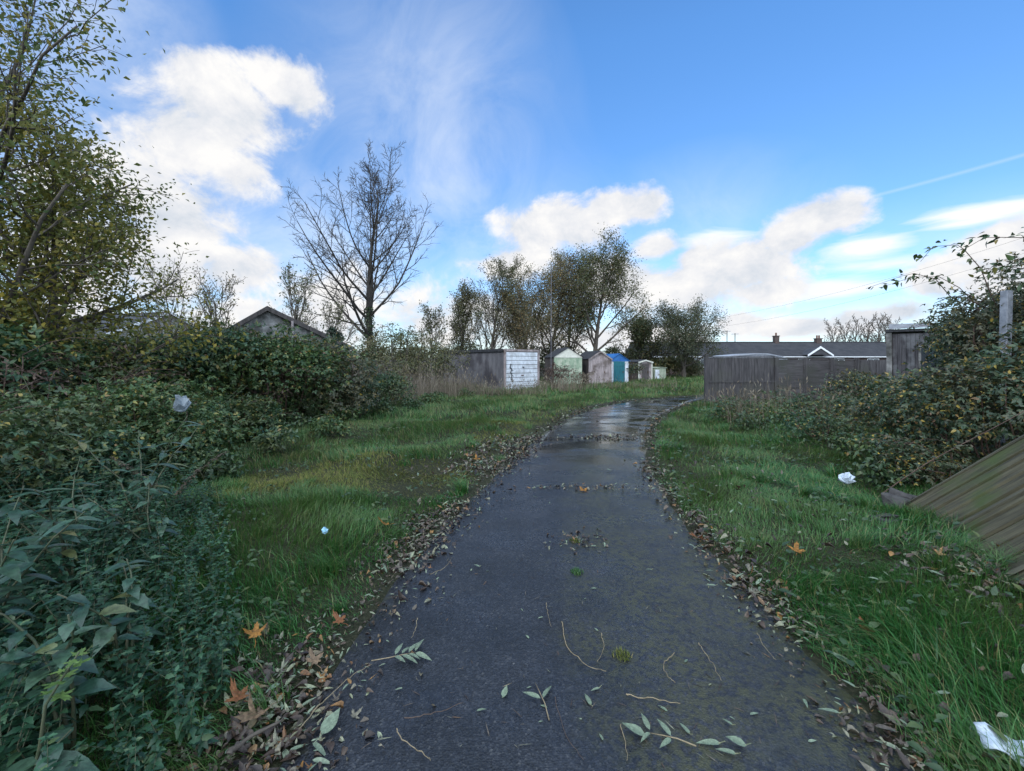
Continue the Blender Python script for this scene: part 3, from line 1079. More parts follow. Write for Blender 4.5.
twig(0, [(562, 628), (566, 652), (585, 672), (606, 680)], .0045, 'long curved straw twig left of the moss line on the path')
twig(0, [(601, 640), (604, 656), (597, 670)], .003, 'short bent straw twig beside the long curved twig')
twig(0, [(625, 703), (648, 708), (681, 714)], .005, 'nearly straight pale straw twig lying crosswise on the path')
twig(0, [(675, 661), (664, 672), (668, 685), (676, 692)], .0035, 'hooked pale twig on the right half of the path')
twig(0, [(698, 650), (710, 668), (722, 690)], .0035, 'thin gently curved straw on the mossy right side of the path')
twig(0, [(757, 640), (765, 655), (776, 668)], .003, 'forked looking straw near the right path edge')
twig(0, [(396, 738), (404, 752), (424, 764), (430, 771)], .004, 'pale straw twig at the bottom of the path left of the middle')
twig(0, [(417, 625), (416, 636), (411, 646)], .0035, 'short straw above the fanned willow sprig')
twig(0, [(405, 728), (430, 724), (462, 712)], .004, 'dark twig lying crosswise left of the path middle', 'dead_twig')
twig(0, [(620, 735), (626, 755), (627, 771)], .003, 'straight straw at the bottom edge right of the path middle')
twig(0, [(555, 706), (566, 745), (585, 771)], .0022, 'hair thin brown stalk below the two leaved sprig', 'dead_twig')
twig(0, [(546, 610), (548, 622), (551, 634)], .003, 'small straw just above the long curved twig')
twig(0, [(430, 580), (446, 572), (452, 562)], .003, 'short curved straw in the upper left of the path')
twig(0, [(228, 771), (255, 752), (285, 735)], .016, 'thick brown stick half buried in the leaf litter at the lower left', 'bark', .05, 'stick')
twig(0, [(300, 742), (322, 716), (350, 690), (372, 676)], .004, 'bleached stalk lying across the leaf litter on the left', 'straw', .05)

# small weed tufts rooted in the path
for k, (px, py, lab) in enumerate([(577, 577, 'small green moss tuft growing in the middle of the asphalt'), (622, 662, 'low moss tuft growing right of the long curved twig'),
                                   (575, 545, 'flat mossy weed with dead leaves in the middle of the path')]):
    x, y = gp(px, py)
    n = 160
    a = rng.random(n) * 2 * PI
    r = .05 * np.sqrt(rng.random(n))
    V, fs = blades(r * np.cos(a), r * np.sin(a), np.zeros(n), rng.uniform(.012, .035, n), np.full(n, .004), np.full(n, .6))
    o = ob('weed_tuft', build('weed_tuft', [(V, fs, 0)], [M['moss_grass'] if k else M['grass']]))
    o.location = (x, y, .033)
    tag(o, lab, 'weed')


# ------------------------------------------------------------------ bushes
def bush_mesh(seed, rx, ry, h, n, T, ls, nclump=12, shoots=10, shoot_len=.7, down=.2, shell=.55):
    """leaf clumps piled into an uneven mound, with stems and free shoots"""
    global rng
    keep = rng
    rng = np.random.default_rng(seed)
    a = np.arange(nclump) * 2.4 + rng.random(nclump)
    rr = np.sqrt((np.arange(nclump) + .5) / nclump) * .72
    cz = h * (.25 + .45 * (1 - rr ** 2) * rng.uniform(.75, 1.15, nclump))
    low = rng.random(nclump) < .3
    cz[low] *= .5
    C = np.stack([rx * rr * np.cos(a), ry * rr * np.sin(a), cz], 1)
    rc = np.minimum(np.minimum(rx, ry), h) * rng.uniform(.30, .48, nclump)
    w = rc ** 2
    k = rng.choice(nclump, n, p=w / w.sum())
    dr = rdir(n, .35)
    rad = rc[k] * (shell + (1 - shell) * rng.random(n) ** .6) * rng.uniform(.85, 1.2, n)
    P = C[k] + dr * rad[:, None] * np.array([1.15, 1.15, .95])
    keepm = P[:, 2] > .03
    P, dr = P[keepm], dr[keepm]
    m = len(P)
    nr = unit(dr * .7 + np.array([0, 0, .9]) + rng.normal(0, .45, (m, 3)))
    dd = unit(dr * .6 + rng.normal(0, .6, (m, 3)) + np.array([0, 0, -down]))
    chl = [inst(T, P, dd, nr, rng.uniform(.65, 1.25, m) * ls, 0)]
    stems = []
    for i in range(nclump):
        b = C[i] * np.array([.25, .25, 0])
        mid = (b + C[i]) / 2 + rng.normal(0, .08, 3)
        top = C[i] + np.array([0, 0, rc[i] * .5])
        stems.append((np.array([b, mid, C[i], top]), np.array([.012, .01, .007, .004]) * max(1, h / 1.8)))
    SP, SD = [], []
    for i in range(shoots):
        c = C[rng.integers(nclump)]
        az = rng.random() * 2 * PI
        out = np.array([math.cos(az), math.sin(az), 0])
        L = shoot_len * rng.uniform(.6, 1.3)
        p0 = c + np.array([0, 0, rc.mean() * .6])
        pts = [p0 + out * L * t + np.array([0, 0, L * (.9 * t - .75 * t * t)]) for t in (0, .25, .5, .75, 1)]
        pts = np.array(pts)
        stems.append((pts, np.array([.006, .005, .004, .003, .002]) * max(1, h / 1.8)))
        for t in np.linspace(.2, 1, int(6 + L * 5)):
            f = t * 4
            j = min(int(f), 3)
            SP.append(pts[j] * (1 - (f - j)) + pts[j + 1] * (f - j))
            SD.append(unit(rng.normal(0, .7, 3) + out * .5))
    if SP:
        SP, SD = np.array(SP), np.array(SD)
        nr = unit(np.array([0, 0, 1.]) + rng.normal(0, .4, SP.shape))
        chl.append(inst(T, SP, SD, nr, rng.uniform(.8, 1.3, len(SP)) * ls, 0))
    rng = keep
    return chl, stems


def bush(name, label, cat, loc, seed, rx, ry, h, n, T, ls, lm, sm='cane', group=None, rz=0, **kw):
    chl, st = bush_mesh(seed, rx, ry, h, n, T, ls, **kw)
    t = thing(name, label, cat, loc, rz, group)
    ob('foliage', build('foliage', chl, [M[lm]]), t)
    ob('stem', build('stem', tubes(st, 5), [M[sm]], True), t)
    return t


def sapling(label, X, Y, h, seed, T, ls, lm, npair=9, nstem=3, spread=.5, arch=.6, name='sapling', u0=.35, droop=.25):
    r = np.random.default_rng(seed)
    t = thing(name, label, 'plant', (X, Y, 0))
    st, P, D, S = [], [], [], []
    for k in range(nstem):
        az = r.uniform(0, 6.28)
        o = np.array([math.cos(az), math.sin(az), 0]) * spread
        H = h * r.uniform(.75, 1.05)
        ts = np.linspace(0, 1, 7)
        pts = np.array([o * u ** 1.7 + np.array([0, 0, H * u * (1 - arch * .3 * u)]) for u in ts])
        pts[1:] += r.normal(0, .012, (6, 3))
        st.append((pts, np.linspace(.008, .003, 7)))
        for i in range(npair):
            u = u0 + (1 - u0) * (i + .5) / npair
            f = u * 6
            j = min(int(f), 5)
            c = pts[j] * (1 - (f - j)) + pts[j + 1] * (f - j)
            for s in (0, PI):
                a = i * 1.7 + s + r.normal(0, .3)
                P.append(c)
                D.append((math.cos(a), math.sin(a), r.uniform(-droop * .6, .3)))
                S.append(ls * r.uniform(.7, 1.15) * (1 - .3 * u ** 3))
    P, D = np.array(P), unit(np.array(D))
    nr = unit(np.array([0, 0, 1.]) + r.normal(0, .15, P.shape))
    ob('stem', build('stem', tubes(st, 6), [M['greenstem']], True), t)
    ob('foliage', build('foliage', [inst(T, P, D, nr, np.array(S), 0)], [M[lm]], True), t)
    return t


BG = 'bramble bushes of the left bank'
LB = [  # px, Y, rx, ry, h, leaves, size, label
    (-120, 5.6, 1.7, 1.6, 2.6, 3744, .155, 'tall bramble bush at the extreme left, under the yellow-leaved tree'),
    (-20, 7.2, 1.7, 1.6, 2.7, 3600, .155, 'dark bramble bush at the left frame edge below the yellowing tree'),
    (75, 8.0, 1.8, 1.6, 2.1, 3600, .155, 'bramble bush with yellowing leaves below the grey house roof'),
    (150, 9.2, 1.7, 1.5, 2.1, 3600, .155, 'bramble bush just behind the grey plastic bag'),
    (212, 10.2, 1.7, 1.5, 2.9, 3744, .155, 'spreading dark bramble bush left of the derelict shed gable'),
    (285, 11.2, 1.6, 1.4, 2.85, 3600, .155, 'dark bramble bush directly below the derelict shed gable'),
    (325, 12.3, 1.6, 1.4, 2.6, 3168, .155, 'bramble bush below the low eave of the derelict shed'),
]
for k, (px, Y, rx, ry, h, n, ls, lab) in enumerate(LB):
    bush('bramble_bush', lab, 'bush', (ax(px, Y), Y, -.02), 40 + k, rx, ry, h, n, L_TRI if Y < 9 else L_TRIS, ls, ('bramble', 'bramble_light', 'bramble', 'bramble_light', 'bramble', 'bramble_light', 'bramble_brown')[k], group=BG, nclump=18, shoots=34, shoot_len=.85)
# lower front row
FB = [(150, 6.9, 1.2, 1.1, 1.35, 3600, 'low bramble bush between the nettles and the grey plastic bag'),
      (20, 5.0, 1.1, 1.1, 1.35, 3200, 'low bramble bush behind the long leaved sapling at the left edge'),
      (235, 9.2, 1.2, .8, .9, 2600, 'low bramble bush at the grass edge right of the plastic bag'),
      (300, 11.6, 1.3, .8, .85, 2600, 'low bramble bush where the left verge grass meets the bank'),
      (-150, 3.6, 1.2, 1.2, 1.5, 3000, 'bramble bush beside the camera, at the far left of the bank')]
for k, (px, Y, rx, ry, h, n, lab) in enumerate(FB):
    bush('bramble_bush', lab, 'bush', (ax(px, Y), Y, -.02), 60 + k, rx, ry, h, n, L_TRI, .11, ('bramble_light', 'bramble', 'bramble', 'bramble_light', 'bramble')[k], group=BG, nclump=12, shoots=10, shoot_len=.5)
bush('round_shrub', 'dense dark green rounded shrub at the right end of the bramble bank', 'bush', (ax(384, 15.2), 15.2, -.02), 71, 1.15, 1.0, 1.3, 3800, L_SMALL, .09, 'bramble', nclump=10, shoots=5, shoot_len=.3)
# rank weeds standing out of the bank
for k, (px, Y, h, m_, ls_, lab) in enumerate([
        (60, 5.4, 1.75, 'bramble_light', .11, 'tall weed with yellow green leaves sticking out of the low brambles near the left edge'),
        (135, 6.6, 1.5, 'ivy', .10, 'upright green weed above the low brambles beside the nettles'),
        (172, 7.6, 1.2, 'bramble_light', .09, 'yellowing weed growing around the grey plastic bag'),
        (205, 8.4, 1.3, 'ivy', .09, 'green weed between the plastic bag and the grass edge'),
        (255, 9.8, 1.35, 'bramble_brown', .09, 'browning weed rising from the bank below the derelict shed'),
        (312, 11.0, 1.3, 'ivy', .09, 'green weed on the bank before the low shed eave'),
        (346, 13.4, 1.5, 'bramble_light', .10, 'yellow green weed beside the dense round shrub'),
        (95, 7.2, 2.0, 'bramble_brown', .09, 'tall browning weed in the bramble bank under the house roof')]):
    sapling(lab, ax(px, Y), Y, h, 400 + k, L_MID, ls_, m_, 16, 9, .75, .5, name='rank_weed', u0=.15)
for k, (px, Y, h, lab) in enumerate([(120, 7.6, 2.1, 'brown dead stalks rising from the brambles left of the plastic bag'), (265, 10.3, 1.9, 'brown dead stalks in the bank under the shed gable'),
                                     (335, 12.6, 1.8, 'grey dead stalks left of the dense round shrub'), (15, 6.0, 2.1, 'dead stalks in the brambles at the left frame edge'), (300, 12.0, 2.75, 'tall dead stalks against the derelict shed wall'), (245, 11.6, 2.9, 'tall brown stalks before the left corner of the derelict shed')]):
    bush('dead_stalks', lab, 'dead plant', (ax(px, Y), Y, -.02), 430 + k, .7, .6, h, 260, L_SMALL, .06, 'dead_twig', 'cane', nclump=18, shoots=34, shoot_len=.8)
for k, (px, Y) in enumerate([(196, 7.6), (228, 8.3), (262, 9.4), (300, 10.4), (345, 11.6), (382, 13.4), (412, 14.6), (430, 16.5), (178, 6.4), (215, 6.0), (330, 9.6), (275, 8.0), (440, 18.5), (465, 20.0)]):
    bush('weed_clump', 'low leafy weed clump where the left verge grass meets the bramble bank', 'weed', (ax(px, Y), Y, -.02), 450 + k, .42 + .03 * (k % 4), .36, .36 + .09 * (k % 3), 520, L_MID, .085,
         ('ivy', 'bramble_light', 'bramble')[k % 3], 'greenstem', 'weed clumps along the foot of the left bank', nclump=8, shoots=5, shoot_len=.3)
for k, (px, Y) in enumerate([(752, 10.5), (775, 11.2), (805, 9.8), (835, 9.8), (760, 12.8), (800, 13.2), (850, 8.0), (875, 7.0), (735, 14.2), (890, 5.9)]):
    bush('weed_clump', 'low leafy weed clump along the back of the right verge', 'weed', (ax(px, Y), Y, -.02), 480 + k, .5 + .04 * (k % 4), .4, .34 + .1 * (k % 3), 360, L_MID, .08,
         ('ivy', 'bramble_light', 'bramble')[k % 3], 'greenstem', 'weed clumps along the back of the right verge', nclump=8, shoots=6, shoot_len=.35)
# back row, browner and higher
BB = [(40, 11.5, 2.6, 1.6, 3.6, 5200, 'tree_green', 'olive shrub with yellow leaves under the left tree'),
      (120, 13.5, 2.2, 1.6, 2.75, 4200, 'poplar', 'olive shrub in front of the grey roofed house'),
      (218, 12.0, 1.6, 1.1, 3.5, 5000, 'poplar', 'olive shrub hiding the left eave of the derelict shed'),
      (322, 12.2, .9, .7, 2.75, 1500, 'poplar', 'sparse olive shrub against the right half of the derelict shed gable'),
      (352, 18.5, 2.4, 1.4, 2.3, 2600, 'poplar', 'olive shrub between the derelict shed and the bare tree'),
      (402, 22.5, 2.4, 1.4, 4.4, 4400, 'poplar', 'tall ivy clad shrub right of the bare tree trunk'),
      (436, 24.5, 1.9, 1.2, 3.4, 3200, 'poplar', 'olive shrub at the back corner of the concrete garage')]
for k, (px, Y, rx, ry, h, n, lm, lab) in enumerate(BB):
    bush('olive_shrub', lab, 'shrub', (ax(px, Y), Y, -.02), 80 + k, rx, ry, h, n, L_SMALL, .12, lm, 'bark', nclump=16, shoots=18, shoot_len=.8)
bush('dead_shrub', 'reddish brown half dead shrub between the white garage and the green shed', 'shrub', (ax(556, 27.3), 27.3, -.02), 95, 1.15, .9, 1.5, 900, L_SMALL, .1, 'dead_twig', 'cane', nclump=22, shoots=70, shoot_len=.75)
bush('dead_shrub', 'brown dead stalks in front of the weathered shed', 'shrub', (ax(582, 29.0), 29.0, -.02), 96, .8, .6, 1.0, 400, L_SMALL, .1, 'dry', 'cane', nclump=16, shoots=40, shoot_len=.6)
bush('dead_shrub', 'dark dead stalks between the blue shed and the low dark shed', 'shrub', (ax(632, 34), 34, -.02), 97, .9, .6, 1.9, 900, L_SMALL, .12, 'bramble_brown', 'cane', nclump=16, shoots=40, shoot_len=.6)

# right hand hedge
RG = 'bramble bushes of the right hedge'
RB = [  # X, Y, rx, ry, h, n, size
    (7.9, 5.0, 1.7, 1.6, 3.7, 7500, .11, 'tall tangled bramble bush behind the fallen fence panel'),
    (8.9, 7.3, 1.6, 1.6, 4.0, 7000, .11, 'tall bramble bush wrapped round the grey concrete post'),
    (10.9, 9.3, 1.4, 1.4, 3.2, 5000, .11, 'bramble bush just right of the derelict grey shack'),
    (11.2, 11.4, 1.3, 1.2, 1.3, 3400, .11, 'bramble bush in front of the derelict grey shack'),
    (11.2, 14.2, 1.3, 1.2, 1.2, 3400, .11, 'low bramble bush at the right end of the dark wooden fence'),
    (6.6, 5.9, 1.2, 1.2, 2.0, 4400, .10, 'bramble bush with yellow leaves above the fallen fence panel'),
    (7.5, 7.8, 1.2, 1.1, 1.3, 4200, .10, 'mottled bramble bush rising behind the white paper in the grass'),
    (8.6, 10.0, 1.3, 1.1, .8, 3000, .10, 'low bramble bush at the back of the right verge'),
    (8.8, 12.6, 1.6, 1.2, .7, 3200, .10, 'low green bramble in front of the lapped fence panels'),
    (5.5, 5.75, .7, .55, .55, 1500, .085, 'low bramble with yellow leaves at the left corner of the fallen panel'),
    (6.3, 8.9, .9, .7, .6, 1500, .09, 'small low bramble at the far edge of the right verge'),
    (9.4, 8.0, 1.5, 1.2, 3.7, 6000, .11, 'tall bramble bush left of the grey concrete post'),
    (10.5, 9.2, 1.5, 1.2, 3.75, 6000, .11, 'tall bramble bush whose left edge hides most of the derelict grey shack'),
    (6.1, 12.0, 1.1, .8, .55, 1500, .09, 'knee high bramble beside the dry grass at the fence foot'),
]
for k, (x, y, rx, ry, h, n, ls, lab) in enumerate(RB):
    if k in (7, 8, 10, 13):
        n = int(n * .45)
    bush('bramble_bush', lab, 'bush', (x, y, -.02), 120 + k, rx, ry, h, n, L_TRI, ls, 'bramble_brown' if k not in (8, 10, 13) else 'bramble', group=RG, nclump=16, shoots=26 if h > 2 else 16, shoot_len=.9 if h > 2 else .6)
# arching shrub overhanging on the skyline
def arching_shrub():
    st, SP, SD = [], [], []
    r = np.random.default_rng(77)
    base = np.array([8.3, 6.2, 0])
    for i in range(26):
        az = r.uniform(2.5, 3.9)       # leans mostly towards the path
        o = np.array([math.cos(az), math.sin(az), 0])
        L = r.uniform(1.3, 2.7)
        H = r.uniform(2.9, 3.75)
        b = r.normal(0, .3, 3) * [1, 1, 0] + [r.uniform(-.2, 1.2), r.uniform(-1.0, 1.2), 0]
        ts = np.linspace(0, 1, 10)
        pts = np.array([b + o * L * max(0, t - .2) ** 1.6 + [0, 0, H * math.sin(min(1, t * 1.0) * 1.9) / 1.0 * (.98 if t < 1 else .96)] for t in ts])
        pts[1:] += r.normal(0, .05, (9, 3))
        st.append((pts, np.linspace(.014, .003, 10)))
        for t in np.linspace(.42, 1, 36):
            f = t * 9
            j = min(int(f), 8)
            p = pts[j] * (1 - (f - j)) + pts[j + 1] * (f - j)
            SP.append(p + r.normal(0, .04, 3))
            SD.append(unit(r.normal(0, .6, 3) + o * .4 + [0, 0, -.25]))
    SP, SD = np.array(SP), np.array(SD)
    nr = unit(np.array([0, 0, 1.]) + r.normal(0, .5, SP.shape))
    t = thing('arching_shrub', 'arching leafy shrub silhouetted on the skyline above the right hedge', 'shrub', tuple(base))
    ob('foliage', build('foliage', [inst(L_MID, SP, SD, nr, r.uniform(.08, .14, len(SP)), 0)], [M['bramble']]), t)
    ob('stem', build('stem', tubes(st, 5), [M['cane']], True), t)


arching_shrub()


# ------------------------------------------------------------------ nettles and broad leaved plants, left foreground
def nettle_proto(seed, h):
    r = np.random.default_rng(seed)
    t = thing('nettle_plant', 'grey green nettle with paired toothed leaves in the dense nettle patch left of the path', 'nettle', group='nettles left of the path')
    st, P, D, S = [], [], [], []
    for b in range(4):
        hh = h * r.uniform(.6, 1.05)
        o = np.array([r.normal(0, .07), r.normal(0, .07), 0])
        npair = int(hh / .04)
        pts = o * .5 + np.array([(0, 0, 0), (.01, .01, hh * .3), (.02 + r.normal(0, .03), .01, hh * .65), (r.normal(0, .06), r.normal(0, .06), hh)])
        pts[1:] += o * np.array([[.4], [.8], [1.1]])
        st.append((pts, np.array([.004, .0035, .003, .0015])))
        for i in range(npair):
            u = .3 + .7 * i / (npair - 1)
            f = u * 3
            j = min(int(f), 2)
            c = pts[j] * (1 - (f - j)) + pts[j + 1] * (f - j)
            for s in (0, PI):
                az = i * PI / 2 + s + r.normal(0, .35)
                P.append(c)
                D.append((math.cos(az), math.sin(az), r.uniform(-.25, .45) + .4 * u ** 4))
                S.append((.085 - .045 * u ** 2) * r.uniform(.7, 1.25))
        for k in range(5):
            P.append(pts[-1])
            az = k * 1.26 + .4
            D.append((math.cos(az), math.sin(az), .55))
            S.append(.04)
    P, D = np.array(P), np.array(D)
    ob('stem', build('stem', tubes(st, 5), [M['greenstem']], True), t)
    nr = unit(np.array([0, 0, 1.]) + r.normal(0, .3, P.shape))
    ob('foliage', build('foliage', [inst(L_FINE, P, unit(D), nr, np.array(S), 0)], [M['nettle']], True), t)
    return t


protos = [nettle_proto(200 + k, h) for k, h in enumerate((.45, .55, .62, .5, .58, .4))]
cand = []
r_ = random.Random(9)
while len(cand) < 285:
    Y = r_.uniform(.95, 7.2) if r_.random() < .75 else r_.uniform(.9, 3)
    e = float(nettle_edge(np.array([Y]))[()])
    X = e - .08 - abs(r_.gauss(0, 1)) * (.35 + .28 * Y)
    if X < -1.35 * Y - .5:
        continue
    mind = .085 + .018 * Y
    if any((X - a) ** 2 + (Y - b) ** 2 < mind ** 2 for a, b in cand):
        continue
    cand.append((X, Y))
for k, (X, Y) in enumerate(cand):
    z = float(terrain(np.array([X]), np.array([Y]))[0]) - .01
    e = float(nettle_edge(np.array([Y]))[()])
    sc = min(1.1, .5 + .42 * (e - X)) * r_.uniform(.85, 1.12)
    if k < len(protos):
        o = protos[k]
        o.location = (X, Y, z)
        o.rotation_euler = (r_.gauss(0, .1), r_.gauss(0, .1), r_.uniform(0, 6.28))
        o.scale = (sc,) * 3
    else:
        o = dup(protos[k % len(protos)], (X, Y, z), r_.uniform(0, 6.28), sc)
        o.rotation_euler = (r_.gauss(0, .12), r_.gauss(0, .12), r_.uniform(0, 6.28))


sapling('long leaved grey green sapling leaning in from the left frame edge', -2.6, 2.15, 1.25, 301, L_LONG, .2, 'broad', 7, 5, .5)
sapling('long leaved sapling rising above the brambles, second from the left edge', -2.9, 2.9, 1.35, 302, L_LONG, .19, 'broad', 7, 4, .55)
sapling('tall long leaved sapling with pale shining leaves in front of the bramble bank', -3.3, 3.9, 1.4, 303, L_LONG, .19, 'broad', 7, 4, .6)
sapling('broad leaved sapling standing among the nettles left of the lime sprig', -1.75, 1.75, .85, 304, leaf_t(7, .55, .14, .3, .08), .13, 'broad', 6, 3, .25)
sapling('broad leaved plant with pale leaves in the middle of the nettle patch', -1.85, 2.15, .8, 305, leaf_t(7, .5, .14, .35, .08), .14, 'broad', 5, 3, .3)
sapling('bright lime green young sprig among the nettles at the left edge', -1.6, 1.45, .87, 306, palmate(5, 21, .1), .085, 'lime', 4, 1, .12, u0=.7)
sapling('grey green broad leaved plant at the far end of the nettle patch', -2.7, 3.3, .8, 307, leaf_t(7, .5, .14, .35), .12, 'broad', 6, 4, .35)
sapling('large ribbed dock plant at the lower left corner', -1.25, 1.22, .42, 308, leaf_t(9, .55, .12, .4, .04), .24, 'broad', 4, 2, .15, name='dock_plant', u0=.5)
sapling('drooping dock plant at the foot of the nettles by the bottom frame edge', -1.55, 1.3, .5, 309, leaf_t(9, .5, .12, .6, .04), .2, 'broad', 4, 2, .2, name='dock_plant', u0=.5)
o = sapling('brown withered dock spike lying over the nettles', -3.55, 4.55, .75, 310, L_SMALL, .05, 'dead_twig', 60, 2, .55, name='withered_dock', u0=.3)


# ------------------------------------------------------------------ trees
def grow(r, p, d, L, rad, lvl, spec, out, tips):
    s = spec[lvl]
    m = s.get('seg', 4)
    pts = [p.copy()]
    rads = [rad]
    end = max(s.get('min', .006), rad * s.get('taper', .35))
    dirs = [d.copy()]
    for i in range(m):
        d = (d + Vector((r.gauss(0, s['wander']), r.gauss(0, s['wander']), r.gauss(0, s['wander']) + s.get('trop', 0)))).normalized()
        p = p + d * (L / m)
        pts.append(p.copy())
        dirs.append(d.copy())
        t = (i + 1) / m
        rads.append(rad * (1 - t) + end * t)
    out[lvl].append((np.array(pts), np.array(rads)))
    if lvl + 1 < len(spec):
        c = spec[lvl + 1]
        az = r.uniform(0, 6.28)
        for k in range(c['n']):
            t = c['start'] + (1 - c['start']) * (k + r.random()) / c['n']
            f = t * m
            j = min(int(f), m - 1)
            q = pts[j].lerp(pts[j + 1], f - j)
            ld = dirs[j + 1]
            az += 2.4 + r.gauss(0, .4)
            pe = ld.orthogonal().normalized()
            pe.rotate(Matrix.Rotation(az, 3, ld))
            an = R(r.uniform(*c['ang']))
            cd = (ld * math.cos(an) + pe * math.sin(an)).normalized()
            if c.get('flat'):
                cd.z *= c['flat']
                cd.normalize()
            Lc = L * c['len'] * (1 - c.get('fall', .5) * t) * r.uniform(.75, 1.2)
            rr = max(c.get('min', .006), (rads[j] * (1 - (f - j)) + rads[j + 1] * (f - j)) * c.get('rr', .55))
            grow(r, q, cd, Lc, rr, lvl + 1, spec, out, tips)
    else:
        tips.append((pts, d))


def tree(name, label, loc, seed, H, r0, spec, lean=(0, 0), leaf=None, lm=None, bark='bark', per=6, ls=.14, T=None, group=None, ivy=0, cat='tree', lspread=.12):
    global rng
    r = random.Random(seed)
    keep = rng
    rng = np.random.default_rng(seed)
    out = [[] for _ in spec]
    tips = []
    grow(r, Vector((0, 0, -.05)), Vector((lean[0], lean[1], 1)).normalized(), H, r0, 0, spec, out, tips)
    t = thing(name, label, cat, loc, r.uniform(0, 6.28) * 0, group)
    tr = tubes(out[0], 9, 0) + (tubes(out[1], 6, 0) if len(out) > 2 else [])
    ob('trunk', build('trunk', tr, [M[bark]], True), t)
    chn = []
    for o_ in out[(2 if len(out) > 2 else 1):]:
        chn += tubes(o_, 3 if o_ is out[-1] else 4, 0)
    mats = [M[bark]]
    if lm:
        P = []
        D = []
        for pts, d in tips:
            for _ in range(per):
                u = r.random() * (len(pts) - 1)
                j = min(int(u), len(pts) - 2)
                q = pts[j].lerp(pts[j + 1], u - j)
                P.append(q + Vector((r.gauss(0, lspread), r.gauss(0, lspread), r.gauss(0, lspread))))
                D.append(d + Vector((r.gauss(0, .7), r.gauss(0, .7), r.gauss(0, .6) - .2)))
        P, D = np.array(P), np.array(D)
        nr = unit(np.array([0, 0, .7]) + rng.normal(0, .7, P.shape))
        chn.append(inst(T or L_SMALL, P, unit(D), nr, rng.uniform(.65, 1.3, len(P)) * ls, 1))
        mats.append(M[lm])
    ob('crown', build('crown', chn, mats), t)
    if ivy:
        n = ivy
        zz = rng.random(n) ** 1.1 * H * .42
        P = np.array(out[0][0][0])
        base = np.stack([np.interp(zz, P[:, 2], P[:, 0]), np.interp(zz, P[:, 2], P[:, 1]), zz], 1)
        a = rng.random(n) * 2 * PI
        rad = rng.uniform(.15, .75, n) * (1.15 - zz / (H * .42))[:] + .12
        o3 = np.stack([np.cos(a), np.sin(a), np.zeros(n)], 1)
        ch3 = [inst(L_SMALL, base + o3 * rad[:, None], unit(o3 + rng.normal(0, .5, (n, 3)) + [0, 0, -.5]), unit(o3 + rng.normal(0, .4, (n, 3))), rng.uniform(.1, .2, n), 0)]
        ob('ivy', build('ivy', ch3, [M['ivy']]), t)
    rng = keep
    return t


BARE = [dict(wander=.035, seg=10, taper=.12, min=.02),
        dict(n=22, start=.22, ang=(34, 58), len=.72, fall=.64, wander=.06, trop=.10, seg=7, rr=.5, taper=.22, min=.016),
        dict(n=10, start=.15, ang=(25, 55), len=.42, fall=.45, wander=.12, trop=.05, seg=4, rr=.55, min=.013),
        dict(n=6, start=.15, ang=(25, 60), len=.45, fall=.4, wander=.15, trop=.03, seg=3, rr=.6, min=.011),
        dict(n=4, start=.25, ang=(20, 50), len=.6, fall=.3, wander=.12, trop=.03, seg=2, rr=.6, min=.006, taper=.6)]
tree('bare_tree', 'tall leafless tree with fine branching crown left of the concrete garage', (ax(372, 31), 31, 0), 19, 12.8, .30, BARE, (.02, 0), bark='bark_dark', ivy=1500)

LEAFY = [dict(wander=.05, seg=8, taper=.1, min=.02),
         dict(n=18, start=.16, ang=(28, 62), len=.66, fall=.6, wander=.1, trop=.09, seg=6, rr=.5, min=.02),
         dict(n=8, start=.2, ang=(30, 60), len=.40, fall=.4, wander=.14, trop=.03, seg=4, rr=.55, min=.014),
         dict(n=6, start=.15, ang=(30, 65), len=.45, fall=.3, wander=.15, trop=0, seg=3, rr=.6, min=.01)]
tree('leafy_tree', 'round crowned tree with thinning dark green leaves behind the blue shed', (ax(592, 42), 42, 0), 23, 10.4, .28, LEAFY, (0, 0), lm='tree_dark', per=22, ls=.17, lspread=.32)
tree('leafy_tree', 'sparser brownish tree with thin leaves left of the round crowned tree', (ax(551, 42), 42.5, 0), 24, 9.9, .24, LEAFY, (-.05, 0), lm='tree_brown', per=17, ls=.16, lspread=.32)
tree('leafy_tree', 'slim twin stem tree with brown and green leaves between the two large trees', (ax(572, 44), 44, 0), 25, 10.2, .2, LEAFY, (.0, 0), lm='tree_dark', per=14, ls=.16, lspread=.32)
NARROW = [dict(wander=.05, seg=8, taper=.12, min=.02),
          dict(n=22, start=.08, ang=(18, 42), len=.55, fall=.6, wander=.08, trop=.12, seg=5, rr=.45, min=.016),
          dict(n=7, start=.2, ang=(18, 40), len=.42, fall=.4, wander=.1, trop=.08, seg=3, rr=.55, min=.012),
          dict(n=5, start=.2, ang=(20, 45), len=.45, fall=.3, wander=.12, trop=.04, seg=2, rr=.6, min=.01)]
tree('leafy_tree', 'low brownish tree linking the narrow upright tree to the sparser brownish tree', (ax(528, 43), 43, 0), 27, 8.4, .18, LEAFY, (0, 0), lm='tree_brown', per=14, ls=.16, lspread=.3)
tree('upright_tree', 'narrow upright olive tree behind the concrete garage', (ax(490, 36), 36, 0), 31, 8.6, .18, NARROW, (0, 0), lm='poplar', per=12, ls=.13, lspread=.15)
tree('upright_tree', 'short bushy olive tree left of the narrow upright tree', (ax(462, 37), 37, 0), 32, 6.8, .15, NARROW, (-.1, 0), lm='poplar', per=9, ls=.15, lspread=.2)
tree('upright_tree', 'low twiggy tree with few leaves at the right of the narrow upright tree', (ax(520, 37), 37, 0), 33, 6.6, .13, NARROW, (.08, 0), lm='tree_brown', per=9, ls=.14, lspread=.2)
